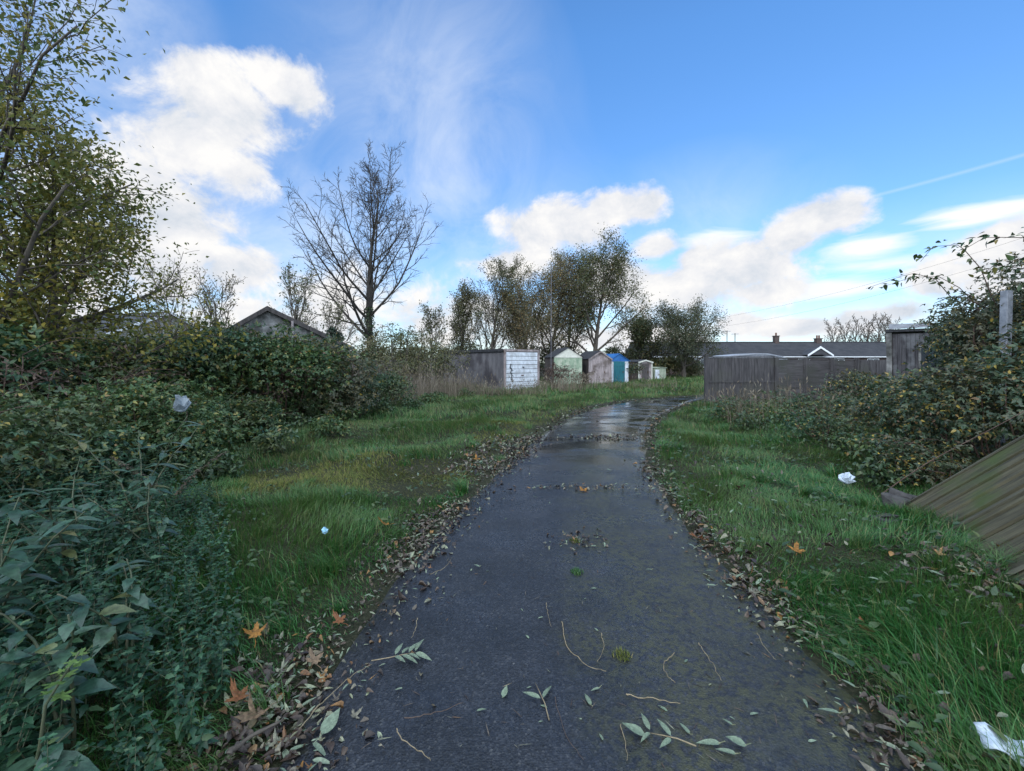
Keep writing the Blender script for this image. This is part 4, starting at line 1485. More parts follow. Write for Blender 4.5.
DOME = [dict(wander=.08, seg=5, taper=.4, min=.03),
        dict(n=18, start=.10, ang=(25, 82), len=.92, fall=.35, wander=.12, trop=.04, seg=5, rr=.5, min=.02),
        dict(n=8, start=.2, ang=(30, 60), len=.42, fall=.35, wander=.14, trop=.02, seg=3, rr=.55, min=.012),
        dict(n=6, start=.15, ang=(30, 65), len=.45, fall=.3, wander=.15, trop=0, seg=2, rr=.6, min=.01)]
tree('round_tree', 'broad dome shaped dark tree beyond the path bend', (ax(684, 43), 43, 0), 41, 5.2, .22, DOME, (0, 0), lm='tree_dusk', per=26, ls=.15, lspread=.3)
tree('leafy_tree', 'small rounded tree behind the low dark shed', (ax(640, 46), 46, 0), 26, 5.2, .16, LEAFY, (0, 0), lm='tree_dark', per=7, ls=.24, lspread=.25)
TWIGGY = [dict(wander=.06, seg=6, taper=.2, min=.02),
          dict(n=14, start=.08, ang=(12, 38), len=.72, fall=.5, wander=.08, trop=.1, seg=5, rr=.5, min=.013),
          dict(n=7, start=.2, ang=(15, 40), len=.42, fall=.4, wander=.1, trop=.07, seg=3, rr=.55, min=.01),
          dict(n=4, start=.2, ang=(20, 45), len=.45, fall=.3, wander=.12, trop=.05, seg=2, rr=.6, min=.008)]
tree('twiggy_tree', 'upright twiggy tree with a few dark leaves behind the derelict shed', (ax(288, 21), 21, 0), 51, 4.7, .12, TWIGGY, lm='tree_dark', per=3, ls=.12)
tree('twiggy_tree', 'low twiggy thicket tree left of the derelict shed roof', (ax(215, 19), 19, 0), 52, 4.2, .09, TWIGGY, lm='tree_brown', per=2, ls=.1)
tree('twiggy_tree', 'twiggy bare tree above the grey house roof', (ax(180, 23), 23, 0), 53, 5.0, .09, TWIGGY, lm='tree_brown', per=2, ls=.1)
tree('twiggy_tree', 'twiggy young tree between the derelict shed and the bare tree', (ax(330, 26), 26, 0), 54, 4.2, .09, TWIGGY, lm='poplar', per=3, ls=.13)
tree('twiggy_tree', 'twiggy young tree right of the tall leafless tree', (ax(425, 33), 33, 0), 55, 4.6, .1, TWIGGY, lm='poplar', per=4, ls=.16)
bush('conifer', 'dark narrow conifer right of the derelict shed', 'tree', (ax(333, 24), 24, 0), 61, .55, .55, 4.3, 2600, L_NARROW, .2, 'conifer', 'bark', nclump=20, shoots=2, shoot_len=.2)

LEFT = [dict(wander=.05, seg=8, taper=.15, min=.02),
        dict(n=24, start=.1, ang=(35, 80), len=.52, fall=.5, wander=.09, trop=.03, seg=6, rr=.45, taper=.25, min=.012),
        dict(n=8, start=.2, ang=(25, 55), len=.42, fall=.35, wander=.12, trop=.01, seg=4, rr=.55, min=.006),
        dict(n=6, start=.15, ang=(30, 60), len=.45, fall=.3, wander=.15, trop=-.02, seg=3, rr=.6, min=.004, taper=.5)]
tree('hawthorn_tree', 'large half bare tree with green and yellowing leaves at the left frame edge', (-9.5, 7.8, 0), 72, 9.2, .17, LEFT, (.0, 0), lm='tree_green', per=11, ls=.095, T=L_SMALL, lspread=.17)
tree('hawthorn_tree', 'yellow leaved smaller tree below the large left tree', (-8.3, 8.0, 0), 73, 5.0, .11, LEFT, (.0, 0), lm='tree_yellow', per=14, ls=.10, lspread=.18)

# distant row of bare trees
FARB = [dict(wander=.04, seg=6, taper=.15, min=.05),
        dict(n=14, start=.2, ang=(22, 45), len=.5, fall=.55, wander=.08, trop=.09, seg=4, rr=.5, min=.05),
        dict(n=7, start=.2, ang=(20, 50), len=.42, fall=.4, wander=.1, trop=.05, seg=3, rr=.55, min=.04),
        dict(n=4, start=.2, ang=(20, 50), len=.45, fall=.3, wander=.1, trop=.03, seg=2, rr=.6, min=.03)]
fb = tree('bare_tree', 'leafless tree in the distant row beyond the bungalow roofs', (ax(834, 125), 125, 0), 91, 11.5, .3, FARB, bark='bark', group='distant bare trees beyond the bungalows')
for k, (px, s) in enumerate([(846, 1.02), (857, 1.08), (867, 1.12), (877, 1.14), (886, 1.15), (896, 1.12)]):
    dup(fb, (ax(px, 126 + k), 126 + k, 0), k * 1.3, s)

# far hedge line that closes the view at ground level
for k, (px, Y, rx, h, lab) in enumerate([(470, 42, 5, 3.9, 'dark hedge shrub far behind the concrete garage'), (545, 47, 5.5, 4.3, 'dark hedge shrub far behind the green shed'), (620, 48, 5, 3.6, 'dark hedge shrub behind the blue shed'),
                                         (676, 45, 3.6, 2.4, 'dark shrub under the dome shaped tree'), (400, 38, 5, 3.4, 'olive hedge shrub behind the tall leafless tree'),
                                         (300, 32, 5, 3.6, 'olive hedge shrub far behind the derelict shed'), (230, 33, 5, 3.2, 'olive hedge shrub between the grey house and the derelict shed')]):
    bush('hedge_shrub', lab, 'shrub', (ax(px, Y), Y, -.05), 140 + k, rx, 1.6, h, 3600, L_SMALL, .26, 'tree_dark' if k < 4 else 'poplar', 'bark', nclump=22, shoots=20, shoot_len=.9)


# ------------------------------------------------------------------ sheds
def vboards(mb, x0, x1, y, z0, z1, n, dep=.02, jit=.005, top=None, k=0):
    """vertical boards on a front facing -y; top(x) gives a sloping head"""
    w = (x1 - x0) / n
    for i in range(n):
        a, b = x0 + i * w + .004, x0 + (i + 1) * w - .004
        yy = y - dep + random.uniform(-jit, jit)
        if top:
            mb.prism([(a, z0), (b, z0), (b, top(b)), (a, top(a))], yy, y, k)
        else:
            mb.box(a, b, yy, y, z0 + random.uniform(0, .02), z1, k)


def shed(name, label, loc, rz, w, d, eave, ridge, wall, front, roof, gable=None, trim=None, door=None, roof_over=.09, boards=9, flatband=None):
    t = thing(name, label, 'shed', loc, rz)
    top = lambda x: eave + (ridge - eave) * (1 - abs(x) / (w / 2))
    mb = MB()                                    # carcass: side walls and back, set back behind the front boards
    mb.box(-w / 2, -w / 2 + .04, 0, d, 0, eave)
    mb.box(w / 2 - .04, w / 2, 0, d, 0, eave)
    mb.prism([(-w / 2 + .041, 0), (w / 2 - .041, 0), (w / 2 - .041, eave), (0, ridge - .05), (-w / 2 + .041, eave)], d - .04, d)
    for i in range(int(d / .14)):                # side boards
        mb.box(-w / 2 - .012 - random.uniform(0, .006), -w / 2 - .001, .02 + i * .14, .15 + i * .14, .02, eave - .02)
        mb.box(w / 2 + .001, w / 2 + .012 + random.uniform(0, .006), .02 + i * .14, .15 + i * .14, .02, eave - .02)
    mb.build('wall', M[wall], t)
    fb_ = MB()
    gb = eave if gable else None
    if gable:
        vboards(fb_, -w / 2, w / 2, 0, .02, gb, boards)
        g = MB()
        g.prism([(-w / 2, gb + .003), (w / 2, gb + .003), (0, ridge)], -.03, .0)
        g.box(-w / 2, w / 2, -.045, -.031, gb - .05, gb + .03)
        g.build('gable', M[gable], t)
    else:
        vboards(fb_, -w / 2, w / 2, 0, .02, None, boards, top=top)
    fo = fb_.build('front', M[front], t)
    if door:
        dw, dh, dm, dx = door
        db = MB()
        vboards(db, dx - dw / 2, dx + dw / 2, -.03, .06, dh, max(4, int(dw / .14)), .025, .003)
        db.box(dx - dw / 2 + .03, dx + dw / 2 - .03, -.075, -.06, dh * .22, dh * .22 + .1)
        db.box(dx - dw / 2 + .03, dx + dw / 2 - .03, -.075, -.06, dh * .78, dh * .78 + .1)
        do = db.build('door', M[dm], t)
        hb = MB()
        hb.box(dx + dw * .3, dx + dw * .3 + .04, -.10, -.064, dh * .48, dh * .48 + .14)
        hb.build('handle', M['handle'], do)
    if trim:
        tb = MB()
        for s in (-1, 1):
            tb.box(s * (w / 2 + .004) - .045, s * (w / 2 + .004) + .045, -.06, -.034, .0, eave)
        L = math.hypot(w / 2 + roof_over, ridge - eave)
        for s in (-1, 1):
            x1 = s * (w / 2 + roof_over)
            z1 = eave - (ridge - eave) * roof_over / (w / 2)
            tb.prism([(0, ridge + .03), (x1, z1 + .03), (x1, z1 - .08), (0, ridge - .08)], -.135, -.11)
        tb.build('bargeboard', M[trim], t)
    rb = MB()
    for s in (-1, 1):
        x1 = s * (w / 2 + roof_over)
        z1 = eave - (ridge - eave) * roof_over / (w / 2)
        rb.prism([(0, ridge + .012), (x1, z1 + .012), (x1, z1 + .05), (0, ridge + .05)], -.105, d + .1)
    rb.build('roof', M[roof], t)
    return t


# concrete garage with white boarded front; front-left corner at (-.4,25), front runs along (.78,.62)
def garage():
    a = math.atan2(.62, .78)
    W, D, H = 2.6, 7.0, 2.42
    t = thing('garage', 'long grey concrete garage with a white boarded front', 'garage', (-.42, 25.0, -.05), a)
    mb = MB()
    for i in range(9):
        y0 = .06 + i * (D - .1) / 9
        mb.box(0, .06, y0, y0 + (D - .1) / 9 - .015, 0, H - .12, jit=.002)
        mb.box(W - .06, W, y0, y0 + (D - .1) / 9 - .015, 0, H - .12)
    mb.box(.062, W - .062, D - .06, D, 0, H - .12)
    mb.build('wall', M['concrete'], t)
    fr = MB()
    fr.box(-.02, .085, -.05, .05, 0, H - .02)
    fr.box(W - .13, W + .03, -.05, .05, 0, H - .02)
    fr.box(.087, W - .132, -.05, .05, H - .16, H - .03)
    fr.build('frame', M['pinkwood'], t)
    db = MB()
    hz = (H - .2) / 9
    for i in range(9):
        z0 = .02 + i * hz
        rot = Matrix.Rotation(R(.7), 3, 'X')
        db.box(.09, W - .135, -.032 + random.uniform(-.003, .003), -.012, z0 + .008, z0 + hz - .016, rot=rot)
    do = db.build('door', M['whitewood'], t)
    g = MB()
    rr = random.Random(4)
    pts = [(.42, 1.55), (.36, 1.35), (.48, 1.22), (.40, 1.05), (.5, .9), (.43, .7), (.52, .52)]
    for (x0, z0), (x1, z1) in zip(pts[:-1], pts[1:]):
        g.bar((x0, -.052, z0), (x1, -.052, z1), .024, sides=4)
        g.bar((x0 - .05, -.052, z0 - .03), (x0 + .12, -.052, z0 - .06), .014, sides=4)
    g.bar((1.28, -.052, 1.36), (1.4, -.052, 1.33), .03, sides=4)
    g.build('graffiti_mark', M['black'], do)
    h = MB()
    h.box(1.2, 1.34, -.1, -.045, .85, .9)
    h.build('handle', M['handle'], do)
    rb = MB()
    rb.box(-.10, W + .10, .055, D + .12, H - .115, H - .03)
    rb.box(-.12, -.101, .055, D + .12, H - .17, H - .01)
    rb.build('roof', M['felt'], t)


garage()
shed('shed', 'flaking pale green shed with a cream gable', (ax(568, 31.2), 31.2, -.02), R(8), 2.05, 3.0, 1.98, 2.62, 'darkwood', 'greenwood', 'felt', gable='cream', trim=None, door=(.9, 1.75, 'greenwood', .1))
shed('shed', 'weathered pinkish grey wooden shed with a pointed roof', (ax(600, 31.8), 31.8, -.02), R(14), 1.7, 2.6, 1.86, 2.4, 'darkwood', 'pinkwood', 'felt', trim='pinkwood', door=(1.0, 1.7, 'pinkwood', .0))
shed('shed', 'blue roofed shed with turquoise doors and white corner posts', (ax(619, 33.5), 33.5, -.02), R(16), 1.6, 2.4, 1.72, 2.22, 'whitewood', 'whitewood', 'blue', gable='blue', door=(.95, 1.66, 'turq', .0), roof_over=.13)
shed('shed', 'low dark flat topped shed beyond the blue shed', (ax(645, 36.5), 36.5, -.02), R(20), 1.3, 2.0, 1.62, 1.78, 'darkwood', 'pinkwood', 'felt', trim='cream', door=(.7, 1.5, 'darkwood', 0))
shed('shed', 'small pale green shed farthest along the row', (ax(660, 38.5), 38.5, -.02), R(24), 1.3, 1.4, 1.08, 1.14, 'palegreen', 'palegreen', 'palegreen', trim=None, door=(.45, .95, 'whitewood', -.35))

# white pole before the green shed
mb = MB()
mb.bar((0, 0, 0), (.02, 0, 8.2), .03, sides=8, r2=.02)
o = mb.build('pole', M['concrete'], None, True)
o.location = (ax(551, 29.5), 29.5, 0)
tag(o, 'thin grey pole standing between the white garage and the green shed', 'pole')

# derelict shed among the brambles
def derelict():
    t = thing('shed', 'derelict shed with a stained grey gable sunk in the brambles', 'shed', (-7.35, 13.2, 0), R(31))
    W, D, E, G = 4.5, 3.4, 2.12, 3.2
    mb = MB()
    A_, B_, EA, EB = -1.25, 2.3, 2.32, 2.1       # steep short side on the left, long low side on the right
    mb.prism([(A_, 0), (B_, 0), (B_, EB), (0, G), (A_, EA)], 0, .1)
    mb.box(A_, A_ + .1, .101, D, 0, EA)
    mb.box(B_ - .1, B_, .101, D, 0, EB)
    mb.prism([(A_ + .101, 0), (B_ - .101, 0), (B_ - .101, EB), (0, G - .06), (A_ + .101, EA)], D - .1, D)
    mb.build('wall', M['greywall'], t)
    rb = MB()
    b = MB()
    for x, e in ((A_, EA), (B_, EB)):
        k = 1 + .2 / abs(x)
        x1, z1 = x * k, G - (G - e) * k
        rb.prism([(0, G + .01), (x1, z1 + .01), (x1, z1 + .06), (0, G + .06)], -.12, D + .1)
        b.prism([(0, G + .07), (x1, z1 + .07), (x1, z1 - .07), (0, G - .07)], -.16, -.125)
    rb.build('roof', M['felt'], t)
    b.build('bargeboard', M['darkwood'], t)
    w = MB()
    w.box(-.05, .9, -.03, -.002, 1.3, 2.0)
    wo = w.build('window', M['darkwood'], t)
    w2 = MB()
    w2.box(.0, .85, -.04, -.031, 1.36, 1.94)
    w2.build('pane', M['glass'], wo)


derelict()
# thin pale post in front of derelict shed
mb = MB()
mb.bar((0, 0, 0), (.03, .02, 2.75), .03, sides=6)
o = mb.build('post', M['pinkwood'], None, True)
o.location = (ax(291, 12.3), 12.3, 0)
tag(o, 'thin leaning grey post before the derelict shed gable', 'post')

# low weathered boundary fence behind the bank
def back_fence():
    t = thing('weathered_fence', 'low pinkish weathered board fence behind the dry grass left of the garage', 'fence', (0, 0, 0))
    x0, y0, x1, y1 = ax(338, 21), 21, ax(436, 27), 27
    L = math.hypot(x1 - x0, y1 - y0)
    a = math.atan2(y1 - y0, x1 - x0)
    t.location = (x0, y0, 0)
    t.rotation_euler = (0, 0, a)
    n = 4
    for i in range(n):
        mb = MB()
        s0 = i * L / n + .06
        s1 = (i + 1) * L / n - .06
        vboards(mb, s0, s1, 0, .05, 1.75 + random.uniform(-.06, .06), 14, .02, .006)
        mb.box(s0, s1, .001, .04, .4, .48)
        mb.box(s0, s1, .001, .04, 1.3, 1.38)
        mb.build('fence_panel', M['pinkwood'], t)
    for i in range(n + 1):
        mb = MB()
        mb.box(i * L / n - .05, i * L / n + .05, -.05, .05, 0, 1.85)
        mb.build('fence_post', M['darkwood'], t)


back_fence()

# ------------------------------------------------------------------ dark wooden fence on the right
def right_fence():
    t = thing('wooden_fence', 'dark weathered wooden fence with boarded and lapped panels right of the path', 'fence', (7.55, 17.1, 0), R(2))
    # posts: local x along the fence
    xs = [0, 2.75, 3.95, 5.0, 6.0]
    for i, x in enumerate(xs):
        mb = MB()
        mb.box(x - .06, x + .06, -.07, .06, 0, 1.84 if i == 0 else 1.78)
        if i == 0:
            mb.box(x - .075, x + .075, -.085, .075, 1.841, 1.87)
        mb.build('fence_post', M['fence'], t)
    # boarded panel
    mb = MB()
    vboards(mb, .07, 2.68, .0, .81, 1.76, 20, .022, .008)
    mb.box(.07, 2.68, .001, .012, .05, 1.75)
    mb.build('fence_panel', M['fence'], t)['label'] = 'upper fence panel of vertical boards'
    mb = MB()
    vboards(mb, .07, 2.68, -.004, .04, .79, 20, .022, .006)
    mb.box(.065, 2.685, -.05, -.037, .80, .85)
    mb.build('kick_board', M['fence'], t)
    mb = MB()
    mb.box(.065, 2.685, -.05, -.031, 1.77, 1.82)
    mb.build('top_rail', M['fence'], t)
    for a, b, h in ((2.81, 3.89, 1.74), (4.01, 4.94, 1.72), (5.06, 5.94, 1.70)):
        mb = MB()
        n = 12
        for j in range(n):
            z0 = .06 + j * (h - .1) / n
            mb.box(a + .02, b - .02, -.022 - .004 * (j % 2), -.01, z0, z0 + (h - .1) / n - .002, jit=.001)
        mb.box(a, a + .04, -.05, .0, .04, h)
        mb.box(b - .04, b, -.05, .0, .04, h)
        mb.box(a + .041, b - .041, -.05, .0, h - .02, h + .02)
        p = mb.build('fence_panel', M['fence_lap'], t)
        p['label'] = 'fence panel of overlapping horizontal boards'
    mb = MB()
    vboards(mb, 6.4, 8.6, .8, .05, 1.68, 16, .022, .008)
    mb.box(6.4, 8.6, .801, .85, .4, .5)
    mb.build('fence_panel', M['fence'], t)['label'] = 'set back dark board panel at the right end'


right_fence()

# fallen fence panel, bottom right
def fallen():
    A = np.array([4.25, 4.76, 0])
    B = np.array([3.2, 2.43, 0])
    ex = unit(B - A)
    side = np.array([-ex[1], ex[0], 0])
    th = R(41)
    ey = side * math.cos(th) + np.array([0, 0, 1]) * math.sin(th)
    ez = np.cross(ex, ey)
    t = thing('fence_panel', 'mossy wooden fence panel leaning over at the right frame edge', 'fence panel', tuple(A + np.array([0, 0, .02])))
    Mx = Matrix((ex, ey, ez)).transposed()
    t.rotation_euler = Mx.to_euler()
    W, Hh = 2.55, 1.95
    n = 26
    w = W / n
    rr = random.Random(3)
    for i in range(n):
        mb = MB()
        h1 = Hh + rr.uniform(-.03, .03)
        mb.box(i * w + .009, (i + 1) * w - .009, rr.uniform(-.05, .06), h1, -.009, .009 + (.014 if i % 2 else 0) + rr.uniform(-.004, .004), jit=.005)
        if i == 0:
            c0 = mb
        else:
            c0.c += mb.c
    c0.build('board_face', M['mosswood'], t, bevel=.003)
    for i in (0, 9, 18):
        mb = MB()
        mb.box(i * w - .012, i * w + .022, .03, Hh - .05, .026, .042, jit=.003)
        mb.build('batten', M['mosswood_d'], t, bevel=.003)
    for y in (.3, 1.0, 1.65):
        mb = MB()
        mb.box(.0, W, y, y + .08, -.06, -.018)
        mb.build('rail', M['mosswood_d'], t)
    return t


fallen()
# ivy trail lying over the fallen panel
def trail(label, pts, n, seed):
    r = np.random.default_rng(seed)
    P3 = catmull(np.array(pts, float), 6)
    t = thing('bramble_trail', label, 'bramble')
    ob('stem', build('stem', tubes([(P3, np.linspace(.007, .003, len(P3)))], 5), [M['cane']], True), t)
    i = r.integers(0, len(P3), n)
    P = P3[i] + r.normal(0, .05, (n, 3))
    ob('foliage', build('foliage', [inst(L_TRI, P, rdir(n), unit(np.array([-.4, -.2, 1.]) + r.normal(0, .4, (n, 3))), r.uniform(.06, .1, n), 0)], [M['bramble_brown']]), t)


trail('leafy bramble trail hanging over the top of the leaning panel', [(5.35, 4.6, 1.05), (5.0, 4.1, .95), (4.9, 3.5, 1.1), (4.75, 3.0, 1.2)], 60, 5)
trail('brown bramble trail creeping over the lower corner of the leaning panel', [(3.2, 2.55, .15), (3.6, 2.8, .42), (4.0, 3.05, .6), (4.6, 3.2, .95)], 50, 6)
trail('dry bramble cane along the left side of the leaning panel', [(4.2, 5.0, .1), (4.6, 4.85, .5), (5.2, 4.6, 1.0), (5.8, 4.4, 1.5)], 45, 7)
# dark broken slab at the corner of the panel
for k, (px, py, s, lab) in enumerate([(903, 507, .16, 'dark broken slab lying at the corner of the leaning panel'), (888, 527, .12, 'smaller dark lump of rubble in the grass before the leaning panel')]):
    x, y = gp(px, py)
    mb = MB()
    mb.box(-s, s, -s * .7, s * .7, 0, s * .7, jit=s * .14)
    mb.box(-s * .4, s * 1.2, -s * .5, s * .5, s * .55, s * .95, jit=s * .14, rot=Matrix.Rotation(.3, 3, 'Y'))
    o = mb.build('rubble_slab', M['rubble'], None, bevel=.015)
    o.location = (x, y, 0)
    o.rotation_euler = (0, 0, .4 + k)
    tag(o, lab, 'rubble')

# grey concrete post in the right hedge
mb = MB()
mb.box(-.06, .06, -.05, .05, 0, 2.72)
o = mb.build('concrete_post', M['postgrey'], None, bevel=.01)
o.location = (ax(1002, 6.9), 6.9, 0)
o.rotation_euler = (0, R(2), .2)
tag(o, 'pale grey concrete post rising out of the right hedge', 'post')

# derelict grey shack in the right hedge
def shack():
    t = thing('shack', 'derelict grey shack with pale fascia swallowed by the right hedge', 'shed', (ax(889, 14.2), 14.2, 0), R(-42))
    mb = MB()
    mb.box(.08, 1.7, 0, .06, 0, 2.5)
    mb.box(.02, .08, .05, 2.6, 0, 2.5)
    mb.box(1.64, 1.7, .061, 2.6, 0, 2.5)
    vboards(mb, .1, 1.68, -.001, .0, 2.5, 15, .02, .006)
    mb.build('wall', M['shackwood'], t)
    p = MB()
    p.box(-.06, .075, -.06, .045, 0, 2.55, jit=.01)
    p.build('corner_post', M['greywall'], t)
    p = MB()
    p.box(.7, 1.3, -.05, -.023, 1.4, 2.1)
    wo = p.build('window', M['greywall'], t)
    p = MB()
    p.box(.76, 1.24, -.06, -.051, 1.46, 2.04)
    p.build('pane', M['glass'], wo)
    f = MB()
    f.box(.0, 1.1, -.16, -.12, 2.66, 2.8, jit=.006)
    f.build('fascia', M['postgrey'], t)
    rf = MB()
    rf.box(-.08, 1.8, -.118, 2.7, 2.56, 2.64)
    rf.build('roof', M['felt'], t)


shack()

# ------------------------------------------------------------------ bungalows and houses
def bungalows():
    Y = 56
    x0, x1 = ax(640, Y), ax(905, Y)
    t = thing('bungalow_row', 'long low row of bungalows with dark tiled roofs behind the wooden fence', 'bungalow', (x0, Y, 0))
    W = x1 - x0
    mb = MB()
    mb.box(0, W, 0, .2, 0, 2.3)
    mb.box(0, .2, .201, 7, 0, 2.3)
    mb.box(W - .2, W, .201, 7, 0, 2.3)
    mb.box(.201, W - .201, 6.8, 7, 0, 2.3)
    mb.build('wall', M['brick'], t)
    rb = MB()
    n = 40
    # tile courses on the front slope
    for i in range(n):
        f0, f1 = i / n, (i + 1) / n
        y0, y1 = -.4 + 3.9 * f0, -.4 + 3.9 * f1
        z0, z1 = 2.26 + 1.95 * f0, 2.26 + 1.95 * f1
        v = np.array([(-.3, y0, z0 + .04), (W + .3, y0, z0 + .04), (W + .3, y1, z1 + .015), (-.3, y1, z1 + .015), (-.3, y0, z0), (W + .3, y0, z0)])
        rb.c.append((v, [np.array([(0, 1, 2, 3), (4, 5, 1, 0)])], 0))
    v = np.array([(-.3, 3.5, 4.21), (W + .3, 3.5, 4.21), (W + .3, 7.4, 2.26), (-.3, 7.4, 2.26)])
    rb.c.append((v, [np.array([(0, 1, 2, 3)])], 0))
    for x in (-.3, W + .3):
        rb.c.append((np.array([(x, -.4, 2.26), (x, 3.5, 4.21), (x, 7.4, 2.26)]), [np.array([(0, 1, 2)])], 0))
    ro = rb.build('roof', M['slate'], t)
    rd = MB()
    rd.bar((-.3, 3.5, 4.24), (W + .3, 3.5, 4.24), .11, sides=6)
    rd.build('ridge_tile', M['felt'], ro)
    g = MB()
    g.box(-.3, W + .3, -.47, -.41, 2.2, 2.3)
    g.build('gutter', M['whitetrim'], t)
    for px, h, w in ((640, 1.0, .8), (776, .8, .55), (818, .45, .7)):
        c = MB()
        xx = ax(px, Y + 3.5) - x0
        c.box(xx - w / 2, xx + w / 2, 3.2, 3.8, 3.9, 4.25 + h)
        c.box(xx - w / 2 - .06, xx + w / 2 + .06, 3.14, 3.86, 4.251 + h, 4.36 + h)
        co = c.build('chimney', M['brick'], ro)
        p = MB()
        for s in ((-.15, .15) if w > .6 else (0,)):
            p.bar((xx + s, 3.5, 4.36 + h), (xx + s, 3.5, 4.75 + h), .11, sides=8)
        p.build('chimney_pot', M['redtile'], co)
    # small white trimmed porch gable
    xx = ax(821, Y - 1.5) - x0
    pg = MB()
    pg.prism([(xx - 1.35, 2.5), (xx + 1.35, 2.5), (xx, 3.4)], -1.4, .9)
    po = pg.build('porch_gable', M['slate'], t)
    tb = MB()
    for s in (-1, 1):
        tb.prism([(xx, 3.56), (xx + s * 1.6, 2.5), (xx + s * 1.6, 2.28), (xx, 3.3)], -1.5, -1.41)
    tb.build('bargeboard', M['whitetrim'], po)
    for k in range(7):
        w = MB()
        wx = 2.5 + k * 4.4
        if wx + 1.6 > W:
            break
        w.box(wx, wx + 1.5, -.05, -.002, .9, 2.05)
        wo = w.build('window', M['whitetrim'], t)
        p = MB()
        p.box(wx + .08, wx + .71, -.06, -.051, .98, 1.97)
        p.box(wx + .79, wx + 1.42, -.06, -.051, .98, 1.97)
        p.build('pane', M['glass'], wo)


bungalows()


def house(label, X, Y, rz, W, D, E, G, roof, wall):
    t = thing('house', label, 'house', (X, Y, 0), rz)
    mb = MB()
    mb.prism([(-W / 2, 0), (W / 2, 0), (W / 2, E), (0, G), (-W / 2, E)], 0, .2)
    mb.prism([(-W / 2, 0), (W / 2, 0), (W / 2, E), (0, G), (-W / 2, E)], D - .2, D)
    mb.box(-W / 2, -W / 2 + .2, .201, D - .201, 0, E)
    mb.box(W / 2 - .2, W / 2, .201, D - .201, 0, E)
    mb.build('wall', M[wall], t)
    rb = MB()
    for s in (-1, 1):
        x1 = s * (W / 2 + .3)
        z1 = E - (G - E) * .3 / (W / 2)
        rb.prism([(0, G + .01), (x1, z1 + .01), (x1, z1 + .1), (0, G + .1)], -.25, D + .25)
    rb.build('roof', M[roof], t)
    b = MB()
    for s in (-1, 1):
        x1 = s * (W / 2 + .3)
        z1 = E - (G - E) * .3 / (W / 2)
        b.prism([(0, G + .11), (x1, z1 + .11), (x1, z1 - .1), (0, G - .1)], -.29, -.255)
    b.build('bargeboard', M['whitetrim'], t)
    for s in (-1, 1):
        w = MB()
        w.box(s * W * .24 - .6, s * W * .24 + .6, -.04, -.002, 1.0, 2.2)
        wo = w.build('window', M['whitetrim'], t)
        p = MB()
        p.box(s * W * .24 - .53, s * W * .24 + .53, -.05, -.041, 1.07, 2.13)
        p.build('pane', M['glass'], wo)
    return t


house('grey roofed house beyond the left brambles', ax(168, 30), 30, R(72), 7.0, 8.5, 3.3, 4.95, 'slate', 'housewall')
house('red tiled house glimpsed through the left tree', ax(-25, 34), 34, R(60), 7.5, 9, 4.3, 6.5, 'redtile', 'brick')

# pale caravan roof behind the fence
def caravan():
    t = thing('caravan', 'pale caravan roof showing over the boarded fence panel', 'caravan', (ax(757, 21), 21.2, 0))
    W = 3.1
    prof = [(-W / 2, .45), (W / 2, .45), (W / 2, 1.70), (W * .42, 1.82), (W * .2, 1.95), (0, 1.96), (-W * .3, 1.88), (-W / 2, 1.76)]
    mb = MB()
    mb.prism(prof, 0, 2.0)
    mb.build('body', M['postgrey'], t)
    tb = MB()
    top = prof[2:]
    for a, b in zip(top[:-1], top[1:]):
        tb.prism([a, b, (b[0], b[1] + .06), (a[0], a[1] + .06)], -.05, 2.05)
    tb.build('roof', M['postgrey'], t)
    for x in (-.5, .5):
        w = MB()
        for i in range(12):
            a0, a1 = i * PI / 6, (i + 1) * PI / 6
            w.prism([(x, .3), (x + .3 * math.cos(a0), .3 + .3 * math.sin(a0)), (x + .3 * math.cos(a1), .3 + .3 * math.sin(a1))], -.02, .15)
        w.build('wheel', M['black'], t)


caravan()

# aerial poles and overhead cables
for k, (px, Y, h, lab) in enumerate([(727, 60, 5.9, 'left of two thin aerial poles above the bungalow roofs'), (735, 61, 5.6, 'right of two thin aerial poles above the bungalow roofs')]):
    t = thing('aerial_pole', lab, 'aerial', (ax(px, Y), Y, 0))
    mb = MB()
    mb.bar((0, 0, 0), (0, 0, h), .05, sides=6)
    mb.build('mast', M['bark_dark'], t)
    mb = MB()
    mb.bar((-.5, 0, h - .15), (.5, 0, h - .1), .03, sides=5)
    for s in (-.4, -.2, 0, .2, .4):
        mb.bar((s, -.2, h - .12), (s, .2, h - .12), .02, sides=4)
    mb.build('antenna', M['metal'], t)


def cable(label, a, b, sag):
    ts = np.linspace(0, 1, 17)
    P = np.array([np.array(a) * (1 - t) + np.array(b) * t - np.array([0, 0, 4 * sag * t * (1 - t)]) for t in ts])
    o = ob('overhead_cable', build('overhead_cable', tubes([(P - P[0], np.full(17, .007))], 5), [M['black']], True))
    o.location = tuple(P[0])
    tag(o, label, 'cable')


cable('upper overhead cable crossing the sky above the bungalow roofs', (ax(640, 52), 52, 5.6), (38, 26, 11.6), 1.4)
cable('lower overhead cable crossing just above the bungalow roofs', (ax(640, 52), 52.4, 4.9), (38, 27, 10.4), 1.5)


